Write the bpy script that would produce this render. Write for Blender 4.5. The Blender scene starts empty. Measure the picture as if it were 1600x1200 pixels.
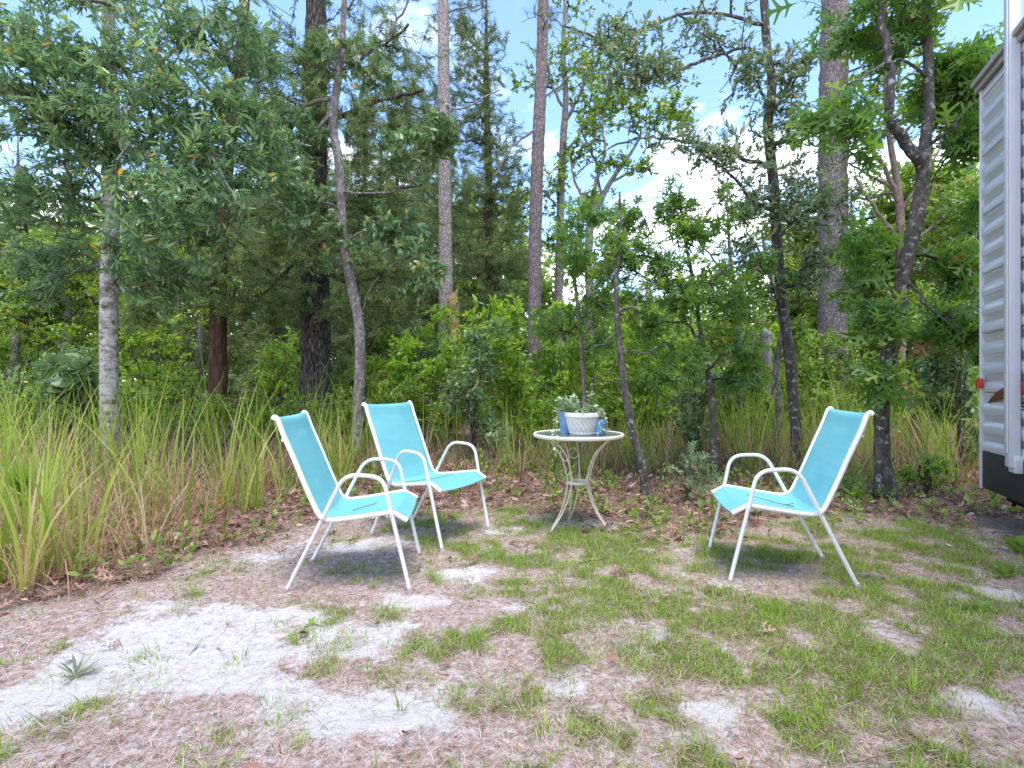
import bpy, math, random
import numpy as np
from mathutils import Vector, Matrix

SC = bpy.context.scene
COL = SC.collection
F = 820.0           # focal length of the photograph in its own pixels (1600 wide)
EYE = 1.09
PI = math.pi

def at(px, py, Y):
    """a point of the photograph, Y metres in front of the camera"""
    return np.array([(px - 800) / F * Y, Y, EYE - (py - 600) / F * Y])

# ------------------------------------------------------------------ materials
def mat(name):
    m = bpy.data.materials.new(name); m.use_nodes = True
    nt = m.node_tree
    for n in list(nt.nodes): nt.nodes.remove(n)
    out = nt.nodes.new('ShaderNodeOutputMaterial')
    return m, nt, out

def N(nt, t, **kw):
    n = nt.nodes.new(t)
    for k, v in kw.items():
        if k.startswith('i_'):
            key = k[2:]
            key = int(key) if key.isdigit() else key.replace('_', ' ')
            n.inputs[key].default_value = v
        else: setattr(n, k, v)
    return n

def L(nt, a, b): nt.links.new(a, b)

def ramp(nt, fac, stops, interp='LINEAR'):
    r = nt.nodes.new('ShaderNodeValToRGB'); r.color_ramp.interpolation = interp
    e = r.color_ramp.elements
    while len(e) < len(stops): e.new(0.5)
    for k, (p, c) in enumerate(stops):
        e[k].position = p; e[k].color = (*c, 1) if len(c) == 3 else c
    L(nt, fac, r.inputs[0]); return r.outputs[0]

def principled(nt, out, rough=0.5, spec=0.5, **kw):
    b = nt.nodes.new('ShaderNodeBsdfPrincipled')
    b.inputs['Roughness'].default_value = rough
    b.inputs['Specular IOR Level'].default_value = spec
    for k, v in kw.items(): b.inputs[k.replace('_', ' ')].default_value = v
    L(nt, b.outputs[0], out.inputs[0]); return b

def plain(name, c, rough=0.5, spec=0.5, var=0.12, scale=14, bump=0.0, metal=0.0, dirt=None, dscale=3.0, damt=0.5):
    m, nt, out = mat(name)
    b = principled(nt, out, rough, spec, Metallic=metal)
    tc = N(nt, 'ShaderNodeTexCoord')
    no = N(nt, 'ShaderNodeTexNoise', i_Scale=scale, i_Detail=6.0, i_Roughness=0.65)
    L(nt, tc.outputs['Object'], no.inputs['Vector'])
    lo = tuple(max(0, x * (1 - var)) for x in c); hi = tuple(min(1, x * (1 + var)) for x in c)
    col = ramp(nt, no.outputs[0], [(0.3, lo), (0.7, hi)])
    if dirt:
        n2 = N(nt, 'ShaderNodeTexNoise', i_Scale=dscale, i_Detail=9.0, i_Roughness=0.75)
        L(nt, tc.outputs['Object'], n2.inputs['Vector'])
        f = ramp(nt, n2.outputs[0], [(0.48, (0, 0, 0)), (0.72, (damt,) * 3)])
        mx = N(nt, 'ShaderNodeMixRGB'); L(nt, f, mx.inputs[0]); L(nt, col, mx.inputs[1])
        mx.inputs[2].default_value = (*dirt, 1); col = mx.outputs[0]
    L(nt, col, b.inputs['Base Color'])
    if bump:
        bp = N(nt, 'ShaderNodeBump', i_Strength=bump, i_Distance=0.004)
        L(nt, no.outputs[0], bp.inputs['Height']); L(nt, bp.outputs[0], b.inputs['Normal'])
    return m

def leafmat(name, stops, rough=0.42, trans=0.35, spec=0.45):
    """leaf colour from the per-leaf value 'v'; light passes through"""
    m, nt, out = mat(name)
    a = N(nt, 'ShaderNodeAttribute', attribute_name='v')
    col = ramp(nt, a.outputs['Fac'], stops)
    b = nt.nodes.new('ShaderNodeBsdfPrincipled')
    b.inputs['Roughness'].default_value = rough
    b.inputs['Specular IOR Level'].default_value = spec
    L(nt, col, b.inputs['Base Color'])
    t = nt.nodes.new('ShaderNodeBsdfTranslucent')
    hs = N(nt, 'ShaderNodeHueSaturation', i_Hue=0.485, i_Saturation=1.15, i_Value=1.5)
    L(nt, col, hs.inputs['Color']); L(nt, hs.outputs[0], t.inputs[0])
    mx = N(nt, 'ShaderNodeMixShader', i_0=trans)
    L(nt, b.outputs[0], mx.inputs[1]); L(nt, t.outputs[0], mx.inputs[2]); L(nt, mx.outputs[0], out.inputs[0])
    return m

def barkmat(name, stops, scale=(8, 8, 3), kind='noise', bump=0.6, lichen=None, lamt=0.55, lscale=9, rough=0.9, fine=30):
    m, nt, out = mat(name)
    b = principled(nt, out, rough, 0.2)
    tc = N(nt, 'ShaderNodeTexCoord')
    mp = N(nt, 'ShaderNodeMapping'); mp.inputs['Scale'].default_value = scale
    L(nt, tc.outputs['Object'], mp.inputs[0])
    if kind == 'plates':
        nz = N(nt, 'ShaderNodeTexNoise', i_Scale=1.3, i_Detail=4.0)
        L(nt, mp.outputs[0], nz.inputs['Vector'])
        ad = N(nt, 'ShaderNodeMixRGB', blend_type='ADD', i_0=0.7)
        L(nt, mp.outputs[0], ad.inputs[1]); L(nt, nz.outputs['Color'], ad.inputs[2])
        vo = N(nt, 'ShaderNodeTexVoronoi', feature='DISTANCE_TO_EDGE', i_Scale=1.0)
        L(nt, ad.outputs[0], vo.inputs['Vector']); fac = vo.outputs['Distance']
        vc = N(nt, 'ShaderNodeTexVoronoi', i_Scale=1.0); L(nt, ad.outputs[0], vc.inputs['Vector'])
    else:
        nz = N(nt, 'ShaderNodeTexNoise', i_Scale=1.0, i_Detail=8.0, i_Roughness=0.7, i_Distortion=0.4)
        L(nt, mp.outputs[0], nz.inputs['Vector']); fac = nz.outputs[0]
    col = ramp(nt, fac, stops)
    if kind == 'plates':
        mx = N(nt, 'ShaderNodeMixRGB', blend_type='MULTIPLY', i_0=0.45)
        g = ramp(nt, vc.outputs['Color'], [(0.1, (0.55, 0.5, 0.48)), (0.9, (1.2, 1.15, 1.15))])
        L(nt, col, mx.inputs[1]); L(nt, g, mx.inputs[2]); col = mx.outputs[0]
    fn = N(nt, 'ShaderNodeTexNoise', i_Scale=float(fine), i_Detail=6.0, i_Roughness=0.7)
    L(nt, tc.outputs['Object'], fn.inputs['Vector'])
    mm = N(nt, 'ShaderNodeMixRGB', blend_type='MULTIPLY', i_0=0.5)
    g2 = ramp(nt, fn.outputs[0], [(0.3, (0.6, 0.6, 0.6)), (0.7, (1.25, 1.25, 1.25))])
    L(nt, col, mm.inputs[1]); L(nt, g2, mm.inputs[2]); col = mm.outputs[0]
    if lichen:
        n2 = N(nt, 'ShaderNodeTexNoise', i_Scale=float(lscale), i_Detail=7.0, i_Roughness=0.72)
        L(nt, tc.outputs['Object'], n2.inputs['Vector'])
        f = ramp(nt, n2.outputs[0], [(lamt, (0, 0, 0)), (lamt + 0.06, (0.85,) * 3)])
        m2 = N(nt, 'ShaderNodeMixRGB'); L(nt, f, m2.inputs[0]); L(nt, col, m2.inputs[1])
        m2.inputs[2].default_value = (*lichen, 1); col = m2.outputs[0]
    L(nt, col, b.inputs['Base Color'])
    bp = N(nt, 'ShaderNodeBump', i_Strength=bump, i_Distance=0.02)
    L(nt, fac, bp.inputs['Height'])
    b2 = N(nt, 'ShaderNodeBump', i_Strength=0.5, i_Distance=0.006)
    L(nt, fn.outputs[0], b2.inputs['Height']); L(nt, bp.outputs[0], b2.inputs['Normal'])
    L(nt, b2.outputs[0], b.inputs['Normal'])
    return m

# ------------------------------------------------------------------ mesh helpers
def mesh_np(name, V, groups, material=None, v=None, smooth=False, colattr=None):
    """V (n,3); groups: list of (m,k) index arrays"""
    me = bpy.data.meshes.new(name)
    V = np.asarray(V, np.float32)
    me.vertices.add(len(V)); me.vertices.foreach_set('co', V.ravel())
    idx = np.concatenate([np.asarray(g, np.int32).ravel() for g in groups])
    tot = np.concatenate([np.full(len(g), np.asarray(g).shape[1], np.int32) for g in groups])
    st = np.concatenate([[0], np.cumsum(tot)[:-1]]).astype(np.int32)
    me.loops.add(len(idx)); me.loops.foreach_set('vertex_index', idx)
    me.polygons.add(len(tot)); me.polygons.foreach_set('loop_start', st)
    if smooth: me.polygons.foreach_set('use_smooth', np.ones(len(tot), bool))
    me.update(calc_edges=True)
    if v is not None:
        a = me.attributes.new('v', 'FLOAT', 'POINT'); a.data.foreach_set('value', np.asarray(v, np.float32))
    if colattr is not None:
        a = me.attributes.new('mask', 'FLOAT_COLOR', 'POINT'); a.data.foreach_set('color', np.asarray(colattr, np.float32).ravel())
    if material: me.materials.append(material)
    return me

class MB:
    """collects tubes, boxes, surfaces; build() links them as ONE mesh object"""
    def __init__(s): s.V = []; s.G = {}; s.n = 0
    def add(s, V, faces):
        V = np.asarray(V, float)
        for f in faces:
            s.G.setdefault(len(f), []).append([i + s.n for i in f])
        s.V.append(V); s.n += len(V)
    def addg(s, V, arr):
        arr = np.asarray(arr)
        s.G.setdefault(arr.shape[1], []).extend((arr + s.n).tolist())
        s.V.append(np.asarray(V, float)); s.n += len(V)
    def tube(s, pts, rad, sides=10, cap=True, flat=None):
        V, A = tube_np(pts, rad, sides, flat)
        n0 = s.n; s.addg(V, A)
        if cap:
            k = len(V) // sides
            s.G.setdefault(sides, []).append([n0 + i for i in range(sides)][::-1])
            s.G.setdefault(sides, []).append([n0 + (k - 1) * sides + i for i in range(sides)])
    def box(s, lo, hi, M=None):
        x0, y0, z0 = lo; x1, y1, z1 = hi
        V = np.array([[x0,y0,z0],[x1,y0,z0],[x1,y1,z0],[x0,y1,z0],[x0,y0,z1],[x1,y0,z1],[x1,y1,z1],[x0,y1,z1]], float)
        s.add(V, [[3,2,1,0],[4,5,6,7],[0,1,5,4],[1,2,6,5],[2,3,7,6],[3,0,4,7]])
    def lathe(s, prof, sides=48, fn=None, closed=False):
        """prof: list of (r,z); fn(theta,r,z)->r"""
        n = len(prof); th = np.linspace(0, 2 * PI, sides, endpoint=False)
        V = []
        for r, z in prof:
            rr = np.array([fn(t, r, z) if fn else r for t in th])
            V.append(np.stack([rr * np.cos(th), rr * np.sin(th), np.full(sides, z)], 1))
        V = np.concatenate(V)
        A = []
        for i in range(n - 1):
            a = i * sides + np.arange(sides); b = i * sides + (np.arange(sides) + 1) % sides
            A.append(np.stack([a, b, b + sides, a + sides], 1))
        s.addg(V, np.concatenate(A))
    def disc(s, r, z, sides=48):
        th = np.linspace(0, 2 * PI, sides, endpoint=False)
        s.add(np.stack([r * np.cos(th), r * np.sin(th), np.full(sides, z)], 1), [list(range(sides))])
    def build(s, name, material=None, parent=None, smooth=True, bevel=0, v=None):
        me = mesh_np(name, np.concatenate(s.V), [np.array(g) for g in s.G.values()], material, smooth=smooth, v=v)
        if smooth:
            try: me.set_sharp_from_angle(angle=math.radians(40))
            except Exception: pass
        o = bpy.data.objects.new(name, me); COL.objects.link(o)
        if parent: o.parent = parent
        if bevel:
            b = o.modifiers.new('bevel', 'BEVEL'); b.width = bevel; b.segments = 2; b.limit_method = 'ANGLE'
        return o

def tube_np(pts, rad, sides=8, flat=None):
    P = np.asarray(pts, float); n = len(P)
    rad = np.broadcast_to(np.asarray(rad, float), (n,))
    T = np.gradient(P, axis=0); T /= np.linalg.norm(T, axis=1, keepdims=True) + 1e-9
    up = np.array([0, 0, 1.0]) if abs(T[0, 2]) < 0.9 else np.array([1.0, 0, 0])
    U = np.empty((n, 3)); u = up - T[0] * (up @ T[0]); u /= np.linalg.norm(u)
    for i in range(n):
        u = u - T[i] * (u @ T[i]); u /= np.linalg.norm(u) + 1e-9; U[i] = u
    W = np.cross(T, U)
    th = np.linspace(0, 2 * PI, sides, endpoint=False)
    c, s_ = np.cos(th), np.sin(th)
    if flat is not None: s_ = s_ * flat
    V = (P[:, None] + rad[:, None, None] * (c[None, :, None] * U[:, None] + s_[None, :, None] * W[:, None])).reshape(-1, 3)
    i = np.arange(n - 1)[:, None] * sides
    a = i + np.arange(sides); b = i + (np.arange(sides) + 1) % sides
    A = np.stack([a, b, b + sides, a + sides], -1).reshape(-1, 4)
    return V, A

def spline(pts, n=8):
    """Catmull-Rom through pts"""
    P = np.asarray(pts, float)
    E = np.vstack([2 * P[0] - P[1], P, 2 * P[-1] - P[-2]])
    out = []
    for i in range(1, len(E) - 2):
        t = np.linspace(0, 1, n, endpoint=False)[:, None]
        p0, p1, p2, p3 = E[i - 1], E[i], E[i + 1], E[i + 2]
        out.append(0.5 * ((2 * p1) + (-p0 + p2) * t + (2 * p0 - 5 * p1 + 4 * p2 - p3) * t ** 2 + (-p0 + 3 * p1 - 3 * p2 + p3) * t ** 3))
    out.append(P[-1:]); return np.concatenate(out)

def fillet(pts, radii, n=7):
    """polyline with rounded corners"""
    P = [np.asarray(p, float) for p in pts]; out = [P[0]]
    for i in range(1, len(P) - 1):
        a, b, c = P[i - 1], P[i], P[i + 1]; r = radii[i - 1]
        d1 = (a - b) / np.linalg.norm(a - b); d2 = (c - b) / np.linalg.norm(c - b)
        for t in np.linspace(0, 1, n):
            out.append((1 - t) ** 2 * (b + d1 * r) + 2 * t * (1 - t) * b + t * t * (b + d2 * r))
    out.append(P[-1]); return np.array(out)

def densify(P, step):
    out = [P[0]]
    for a, b in zip(P[:-1], P[1:]):
        k = max(1, int(np.linalg.norm(b - a) / step))
        for j in range(1, k + 1): out.append(a + (b - a) * j / k)
    return np.array(out)

def tag(o, label=None, cat=None, group=None, kind=None):
    if label: o['label'] = label
    if cat: o['category'] = cat
    if group: o['group'] = group
    if kind: o['kind'] = kind
    return o

def empty(name, loc=(0, 0, 0), rz=0.0, label=None, cat=None, group=None):
    o = bpy.data.objects.new(name, None); COL.objects.link(o)
    o.location = loc; o.rotation_euler = (0, 0, rz); o.empty_display_size = 0.1
    return tag(o, label, cat, group)

def copy_thing(root, loc, rz=0.0, scale=1.0, label=None, group=None):
    c = root.copy(); COL.objects.link(c)
    c.location = loc; c.rotation_euler = (0, 0, rz); c.scale = (scale,) * 3 if np.isscalar(scale) else scale
    if label: c['label'] = label
    if group: c['group'] = group
    for ch in list(root.children):
        k = ch.copy(); COL.objects.link(k); k.parent = c
        for g in list(ch.children):
            q = g.copy(); COL.objects.link(q); q.parent = k
    return c

def link_mesh(name, me, parent=None, loc=(0, 0, 0)):
    o = bpy.data.objects.new(name, me); COL.objects.link(o); o.location = loc
    if parent: o.parent = parent
    return o

# ------------------------------------------------------------------ noise
def _hash(ix, iy, seed):
    h = (ix.astype(np.int64) * 374761393 + iy.astype(np.int64) * 668265263 + seed * 1442695041) & 0xFFFFFFFF
    h = ((h ^ (h >> 13)) * 1274126177) & 0xFFFFFFFF
    return ((h ^ (h >> 16)) & 0xFFFF) / 65535.0

def vnoise(x, y, seed=0):
    x = np.asarray(x, float); y = np.asarray(y, float)
    ix = np.floor(x); iy = np.floor(y); fx = x - ix; fy = y - iy
    ix = ix.astype(np.int64); iy = iy.astype(np.int64)
    fx = fx * fx * (3 - 2 * fx); fy = fy * fy * (3 - 2 * fy)
    a = _hash(ix, iy, seed); b = _hash(ix + 1, iy, seed); c = _hash(ix, iy + 1, seed); d = _hash(ix + 1, iy + 1, seed)
    return a + (b - a) * fx + (c - a) * fy + (a - b - c + d) * fx * fy

def fbm(x, y, scale, octv=4, seed=0):
    t = 0; a = 1; s = 0; x = np.asarray(x, float) * scale; y = np.asarray(y, float) * scale
    for o in range(octv):
        t = t + a * vnoise(x, y, seed + o * 17); s += a; a *= 0.55; x = x * 2.03 + 7.1; y = y * 2.03 + 3.7
    return t / s

def sstep(a, b, x):
    t = np.clip((x - a) / (b - a), 0, 1); return t * t * (3 - 2 * t)

# ------------------------------------------------------------------ ground: where sand, turf, litter lie
def gp(px, py):
    Y = EYE * F / (py - 600); return np.array([(px - 800) / F * Y, Y])

SAND = [(250, 1000, 0.42, 0.26, 1.0), (330, 1020, 0.25, 0.12, .7), (150, 1075, 0.20, 0.10, .5), (320, 1060, 0.2, 0.1, .7), (380, 950, 0.35, 0.12, .55), (625, 938, 0.22, 0.10, .9),
        (560, 852, 0.45, 0.16, .75), (660, 980, 0.17, 0.10, .8), (545, 1015, 0.16, 0.10, .7), (520, 1100, 0.35, 0.14, .75), (640, 1120, .2, .1, .6),
        (430, 1070, .18, .10, .6), (815, 950, 0.30, 0.08, .85), (760, 905, .25, .06, .4), (1010, 855, 0.35, 0.10, .7), (790, 830, .35, .12, .7), (1020, 952, .10, .06, .5), (1120, 1012, .14, .07, .5), (1125, 1108, .16, .06, .7),
        (905, 1075, .2, .1, .4), (760, 1080, .2, .09, .45), (1520, 1098, .12, .09, .8), (1450, 1025, .1, .05, .6), (1545, 930, .3, .10, .75), (1560, 850, .3, .10, .5), (1190, 915, .2, .06, .6),
        (440, 870, .25, .1, .5), (730, 890, .25, .08, .45), (470, 960, .2, .08, .5), (60, 1120, .15, .08, .5), (950, 1010, .12, .06, .3), (300, 945, .3, .08, .5)]
TURF = [(570, 925, .14, .07, .6), (520, 1010, .10, .06, .4), (640, 1065, .14, .1, .5), (690, 1095, .15, .08, .5), (720, 1010, .16, .08, .5), (350, 1045, .1, .05, .4), (480, 1000, .2, .05, .35), (340, 905, .3, .08, .5),
        (660, 850, .15, .06, .4), (880, 880, .3, .08, .5), (1000, 1020, .25, .14, .6), (1190, 870, .45, .16, .7), (1260, 960, .4, .12, .4), (1270, 1030, .3, .1, .4), (1400, 1050, .3, .12, .6), (1300, 1110, .25, .1, .5), (1480, 1010, .2, .1, .4), (1360, 800, .4, .12, .4),
        (1500, 1060, .2, .07, .4), (930, 960, .3, .07, .35), (1100, 970, .3, .08, .35), (1580, 1040, .15, .1, .5), (100, 1120, .12, .06, .5), (30, 1050, .08, .1, .5), (560, 880, .12, .05, .25), (730, 870, .12, .05, .4)]

def blobs(x, y, lst):
    t = np.zeros_like(np.asarray(x, float))
    for px, py, rx, ry, w in lst:
        c = gp(px, py); t = t + w * np.exp(-(((x - c[0]) / rx) ** 2 + ((y - c[1]) / ry) ** 2))
    return t

LB = np.array([(-200, 985), (0, 965), (150, 940), (250, 905), (330, 872), (430, 838), (560, 812), (700, 806), (800, 800), (900, 818), (1000, 832), (1120, 838), (1250, 815), (1400, 815), (1500, 826), (1600, 832), (1800, 850)], float)
GB = np.array([(-200, 960), (0, 955), (100, 928), (200, 900), (300, 862), (400, 815), (500, 790), (600, 765), (700, 748), (800, 742), (900, 740), (1000, 742), (1100, 742), (1200, 748), (1300, 756), (1400, 752), (1500, 756), (1600, 760), (1800, 780)], float)

def fields(x, y):
    x = np.asarray(x, float); y = np.asarray(y, float)
    yc = np.maximum(y, 0.3)
    px = 800 + F * x / yc; py = 600 + EYE * F / yc
    wob = (fbm(x, y, 2.2, 4, 5) - 0.5) * 60
    lit = sstep(14, -16, py + wob - np.interp(px, LB[:, 0], LB[:, 1]))
    n1 = fbm(x, y, 3.0, 5, 11); n2 = fbm(x, y, 5.5, 5, 23)
    bias = sstep(500, 900, px)
    sand = blobs(x, y, SAND) * 1.15 + (n1 - 0.50) * 1.9 + (fbm(x, y, 13, 3, 91) - .5) * 0.9 - 0.10 * bias
    turf = blobs(x, y, TURF) * 0.9 + (n2 - 0.5) * 3.0 + (fbm(x, y, 15, 3, 92) - .5) * 1.1 + 0.60 * bias - 0.10
    sand = sstep(0.10, 0.85, sand) * (1 - 0.92 * lit)
    turf = sstep(0.05, 0.95, turf) * (1 - 0.6 * sand) * (1 - 0.9 * lit)
    sand = sand * (1 - 0.65 * turf)
    return sand, turf, lit, px, py

def hgt(x, y):
    x = np.asarray(x, float); y = np.asarray(y, float)
    r = np.exp(-((x / 9) ** 2 + ((y - 3) / 9) ** 2))
    h = (fbm(x, y, 0.9, 3, 31) - 0.5) * 0.05 + (fbm(x, y, 4.0, 3, 37) - 0.5) * 0.022 * r
    for cx, cy, rad, z in PADS:
        w = np.exp(-(((x - cx) / rad) ** 2 + ((y - cy) / rad) ** 2) ** 2); h = h * (1 - w) + z * w
    return h
PADS = [(-0.926, 3.057, 0.62, -0.018), (-0.628, 3.806, 0.55, 0.014), (1.59, 3.079, 0.6, 0.006), (0.49, 3.97, 0.42, 0.004)]
def h1(x, y): return float(hgt(np.array([x]), np.array([y]))[0])

def axis(fine0, fine1, step, far0, far1):
    a = list(np.arange(fine0, fine1 + 1e-6, step)); s = step; v = a[-1]
    while v < far1: s *= 1.35; v += s; a.append(v)
    s = step; v = a[0]; b = []
    while v > far0: s *= 1.35; v -= s; b.append(v)
    return np.array(b[::-1] + a)
gx = axis(-4.2, 4.2, 0.03, -260, 260); gy = axis(0.8, 6.2, 0.03, -60, 320)
GX, GY = np.meshgrid(gx, gy)
gs, gt, gl, _, _ = fields(GX.ravel(), GY.ravel())
GV = np.stack([GX.ravel(), GY.ravel(), hgt(GX.ravel(), GY.ravel())], 1)
nx, ny = len(gx), len(gy)
ii = (np.arange(ny - 1)[:, None] * nx + np.arange(nx - 1)).ravel()
GA = np.stack([ii, ii + 1, ii + 1 + nx, ii + nx], 1)
m, nt, out = mat('sandy_ground')
b = principled(nt, out, 0.95, 0.15)
tc = N(nt, 'ShaderNodeTexCoord'); at_ = N(nt, 'ShaderNodeAttribute', attribute_name='mask')
sp = N(nt, 'ShaderNodeSeparateColor'); L(nt, at_.outputs['Color'], sp.inputs[0])
nf = N(nt, 'ShaderNodeTexNoise', i_Scale=30.0, i_Detail=10.0, i_Roughness=0.75); L(nt, tc.outputs['Object'], nf.inputs['Vector'])
nm = N(nt, 'ShaderNodeTexNoise', i_Scale=9.0, i_Detail=6.0, i_Roughness=0.7, i_Distortion=0.6); L(nt, tc.outputs['Object'], nm.inputs['Vector'])
ng = N(nt, 'ShaderNodeTexNoise', i_Scale=160.0, i_Detail=4.0, i_Roughness=0.8); L(nt, tc.outputs['Object'], ng.inputs['Vector'])
thatch = ramp(nt, nf.outputs[0], [(0.36, (0.24, 0.16, 0.115)), (0.48, (0.54, 0.42, 0.36)), (0.59, (0.80, 0.69, 0.63))])
sandc = ramp(nt, nf.outputs[0], [(0.30, (0.46, 0.37, 0.31)), (0.43, (0.72, 0.645, 0.585)), (0.57, (0.84, 0.785, 0.735))])
turfc = ramp(nt, nf.outputs[0], [(0.3, (0.13, 0.10, 0.055)), (0.55, (0.27, 0.22, 0.12)), (0.75, (0.46, 0.38, 0.27))])
litc = ramp(nt, nf.outputs[0], [(0.3, (0.11, 0.07, 0.05)), (0.52, (0.28, 0.19, 0.14)), (0.72, (0.50, 0.39, 0.30))])
def edge(sock, k=1.0):
    ma = N(nt, 'ShaderNodeMath', operation='MULTIPLY_ADD', i_1=k, i_2=-k / 2); L(nt, nm.outputs[0], ma.inputs[0])
    mb = N(nt, 'ShaderNodeMath', operation='ADD'); L(nt, sock, mb.inputs[0]); L(nt, ma.outputs[0], mb.inputs[1])
    mc = N(nt, 'ShaderNodeMath', operation='MULTIPLY_ADD', i_1=k, i_2=-k / 2); L(nt, nf.outputs[0], mc.inputs[0])
    md = N(nt, 'ShaderNodeMath', operation='ADD'); L(nt, mb.outputs[0], md.inputs[0]); L(nt, mc.outputs[0], md.inputs[1])
    return ramp(nt, md.outputs[0], [(0.22, (0, 0, 0)), (0.78, (1, 1, 1))])
col = thatch
for s_, c_ in ((sp.outputs[0], sandc), (sp.outputs[1], turfc), (sp.outputs[2], litc)):
    mx = N(nt, 'ShaderNodeMixRGB'); L(nt, edge(s_), mx.inputs[0]); L(nt, col, mx.inputs[1]); L(nt, c_, mx.inputs[2]); col = mx.outputs[0]
L(nt, col, b.inputs['Base Color'])
bp = N(nt, 'ShaderNodeBump', i_Strength=1.0, i_Distance=0.03); L(nt, nf.outputs[0], bp.inputs['Height'])
bq = N(nt, 'ShaderNodeBump', i_Strength=0.5, i_Distance=0.004); L(nt, ng.outputs[0], bq.inputs['Height']); L(nt, bp.outputs[0], bq.inputs['Normal'])
L(nt, bq.outputs[0], b.inputs['Normal'])
tag(link_mesh('ground', mesh_np('ground', GV, [GA], m, smooth=True, colattr=np.stack([gs, gt, gl, np.ones_like(gs)], 1))), kind='structure')

# ------------------------------------------------------------------ leaf cards
def half_sym(poly):
    """poly: outline of one half from base to tip (x,y>=0); folded along the midrib"""
    n = len(poly); R = [(x, y, 0.25 * y) for x, y in poly]
    Lf = [(x, -y, 0.25 * y) for x, y in poly[1:-1]]
    V = np.array(R + Lf)
    fr = list(range(n)); fl = [0, n - 1] + [n + i for i in range(n - 2)][::-1]
    return V, [fr, fl]
SHAPES = {
    'lance': half_sym([(0, 0), (0.35, 0.10), (0.7, 0.085), (1, 0)]),
    'oval': half_sym([(0, 0), (0.25, 0.17), (0.65, 0.20), (1, 0)]),
    'broad': half_sym([(0, 0), (0.2, 0.22), (0.5, 0.30), (0.8, 0.18), (1, 0)]),
    'lobed': half_sym([(0, 0), (0.22, 0.022), (0.31, 0.055), (0.43, 0.29), (0.48, 0.275), (0.41, 0.05), (0.53, 0.055), (0.61, 0.12), (0.78, 0.39), (0.835, 0.355), (0.715, 0.085), (0.70, 0.05), (0.84, 0.06), (0.95, 0.15), (0.975, 0.09), (1, 0)]),
    'needle': (np.array([(0, -0.03, 0), (0, 0.03, 0), (1, 0, 0)], float), [[0, 1, 2]]),
    'spray': (np.array([(0, -0.04, 0), (0.5, -0.075, 0.03), (1, 0, 0), (0.5, 0.075, -0.03)], float), [[0, 1, 2, 3]]),
    'curl': (np.array([(0, 0, 0), (.25, .16, .10), (.65, .2, .12), (1, 0, .06), (.65, -.2, .1), (.25, -.16, .13), (.5, 0, -0.02)], float), [[0, 1, 2, 6], [6, 2, 3], [3, 4, 6], [6, 4, 5, 0]]),
}

def nrm(a): return a / (np.linalg.norm(a, axis=-1, keepdims=True) + 1e-9)

def cards(P, D, U, S, shape, W=1.0):
    """one card per row: base P, axis D, face-normal hint U, size S"""
    bv, faces = SHAPES[shape]
    X = nrm(D); Z = nrm(U - X * np.sum(U * X, 1, keepdims=True)); Y = np.cross(Z, X)
    S = np.asarray(S)[:, None, None]
    W = np.broadcast_to(np.asarray(W, float), (len(P),))[:, None, None]
    V = P[:, None] + S * (bv[None, :, 0:1] * X[:, None] + W * bv[None, :, 1:2] * Y[:, None] + bv[None, :, 2:3] * Z[:, None])
    n = len(P); k = len(bv); off = (np.arange(n) * k)[:, None]
    groups = {}
    for f in faces: groups.setdefault(len(f), []).append(off + np.array(f)[None])
    return V.reshape(-1, 3), [np.concatenate(g) for g in groups.values()], k

def card_mesh(name, parts, material):
    """parts: list of (V, groups, vvals)"""
    Vs, Gs, vs, n = [], {}, [], 0
    for V, g, v in parts:
        for a in g: Gs.setdefault(a.shape[1], []).append(a + n)
        Vs.append(V); vs.append(v); n += len(V)
    return mesh_np(name, np.concatenate(Vs), [np.concatenate(x) for x in Gs.values()], material, v=np.concatenate(vs))

def rvec(rng, n): return nrm(rng.normal(size=(n, 3)))

def leafcloud(rng, C, D, n, twig=0.18, size=0.09, shape='lance', spread=0.9, droop=0.15, sv=0.3, up=0.6, vmean=None, W=1.0, base=0.15):
    """n leaves along the last `twig` metres of the shoots that end in C with direction D"""
    K = len(C); C = np.repeat(C, n, 0); D = np.repeat(D, n, 0); M = K * n
    t = rng.random(M)[:, None]
    R = rvec(rng, M); R = nrm(R - D * np.sum(R * D, 1, keepdims=True))
    P = C - D * t * twig + R * 0.006
    a = spread * (0.45 + 0.75 * t[:, 0] + 0.25 * rng.normal(size=M))[:, None]
    A = D * np.cos(a) + R * np.sin(a); A[:, 2] -= droop * rng.random(M)
    A = nrm(A)
    U = np.array([0, 0, 1.0]) * up + rvec(rng, M) * 0.55
    S = size * np.clip(1 + sv * rng.normal(size=M), 0.4, 1.8)
    V, g, k = cards(P, A, U, S, shape, W)
    vm = np.repeat(np.clip(0.5 + 0.16 * rng.normal(size=K), 0, 1) if vmean is None else vmean, n)
    v = np.clip(vm + 0.2 * rng.normal(size=M), 0, 0.93)
    v[rng.random(M) < 0.012] = 1.0
    return V, g, np.repeat(v, k)

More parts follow.
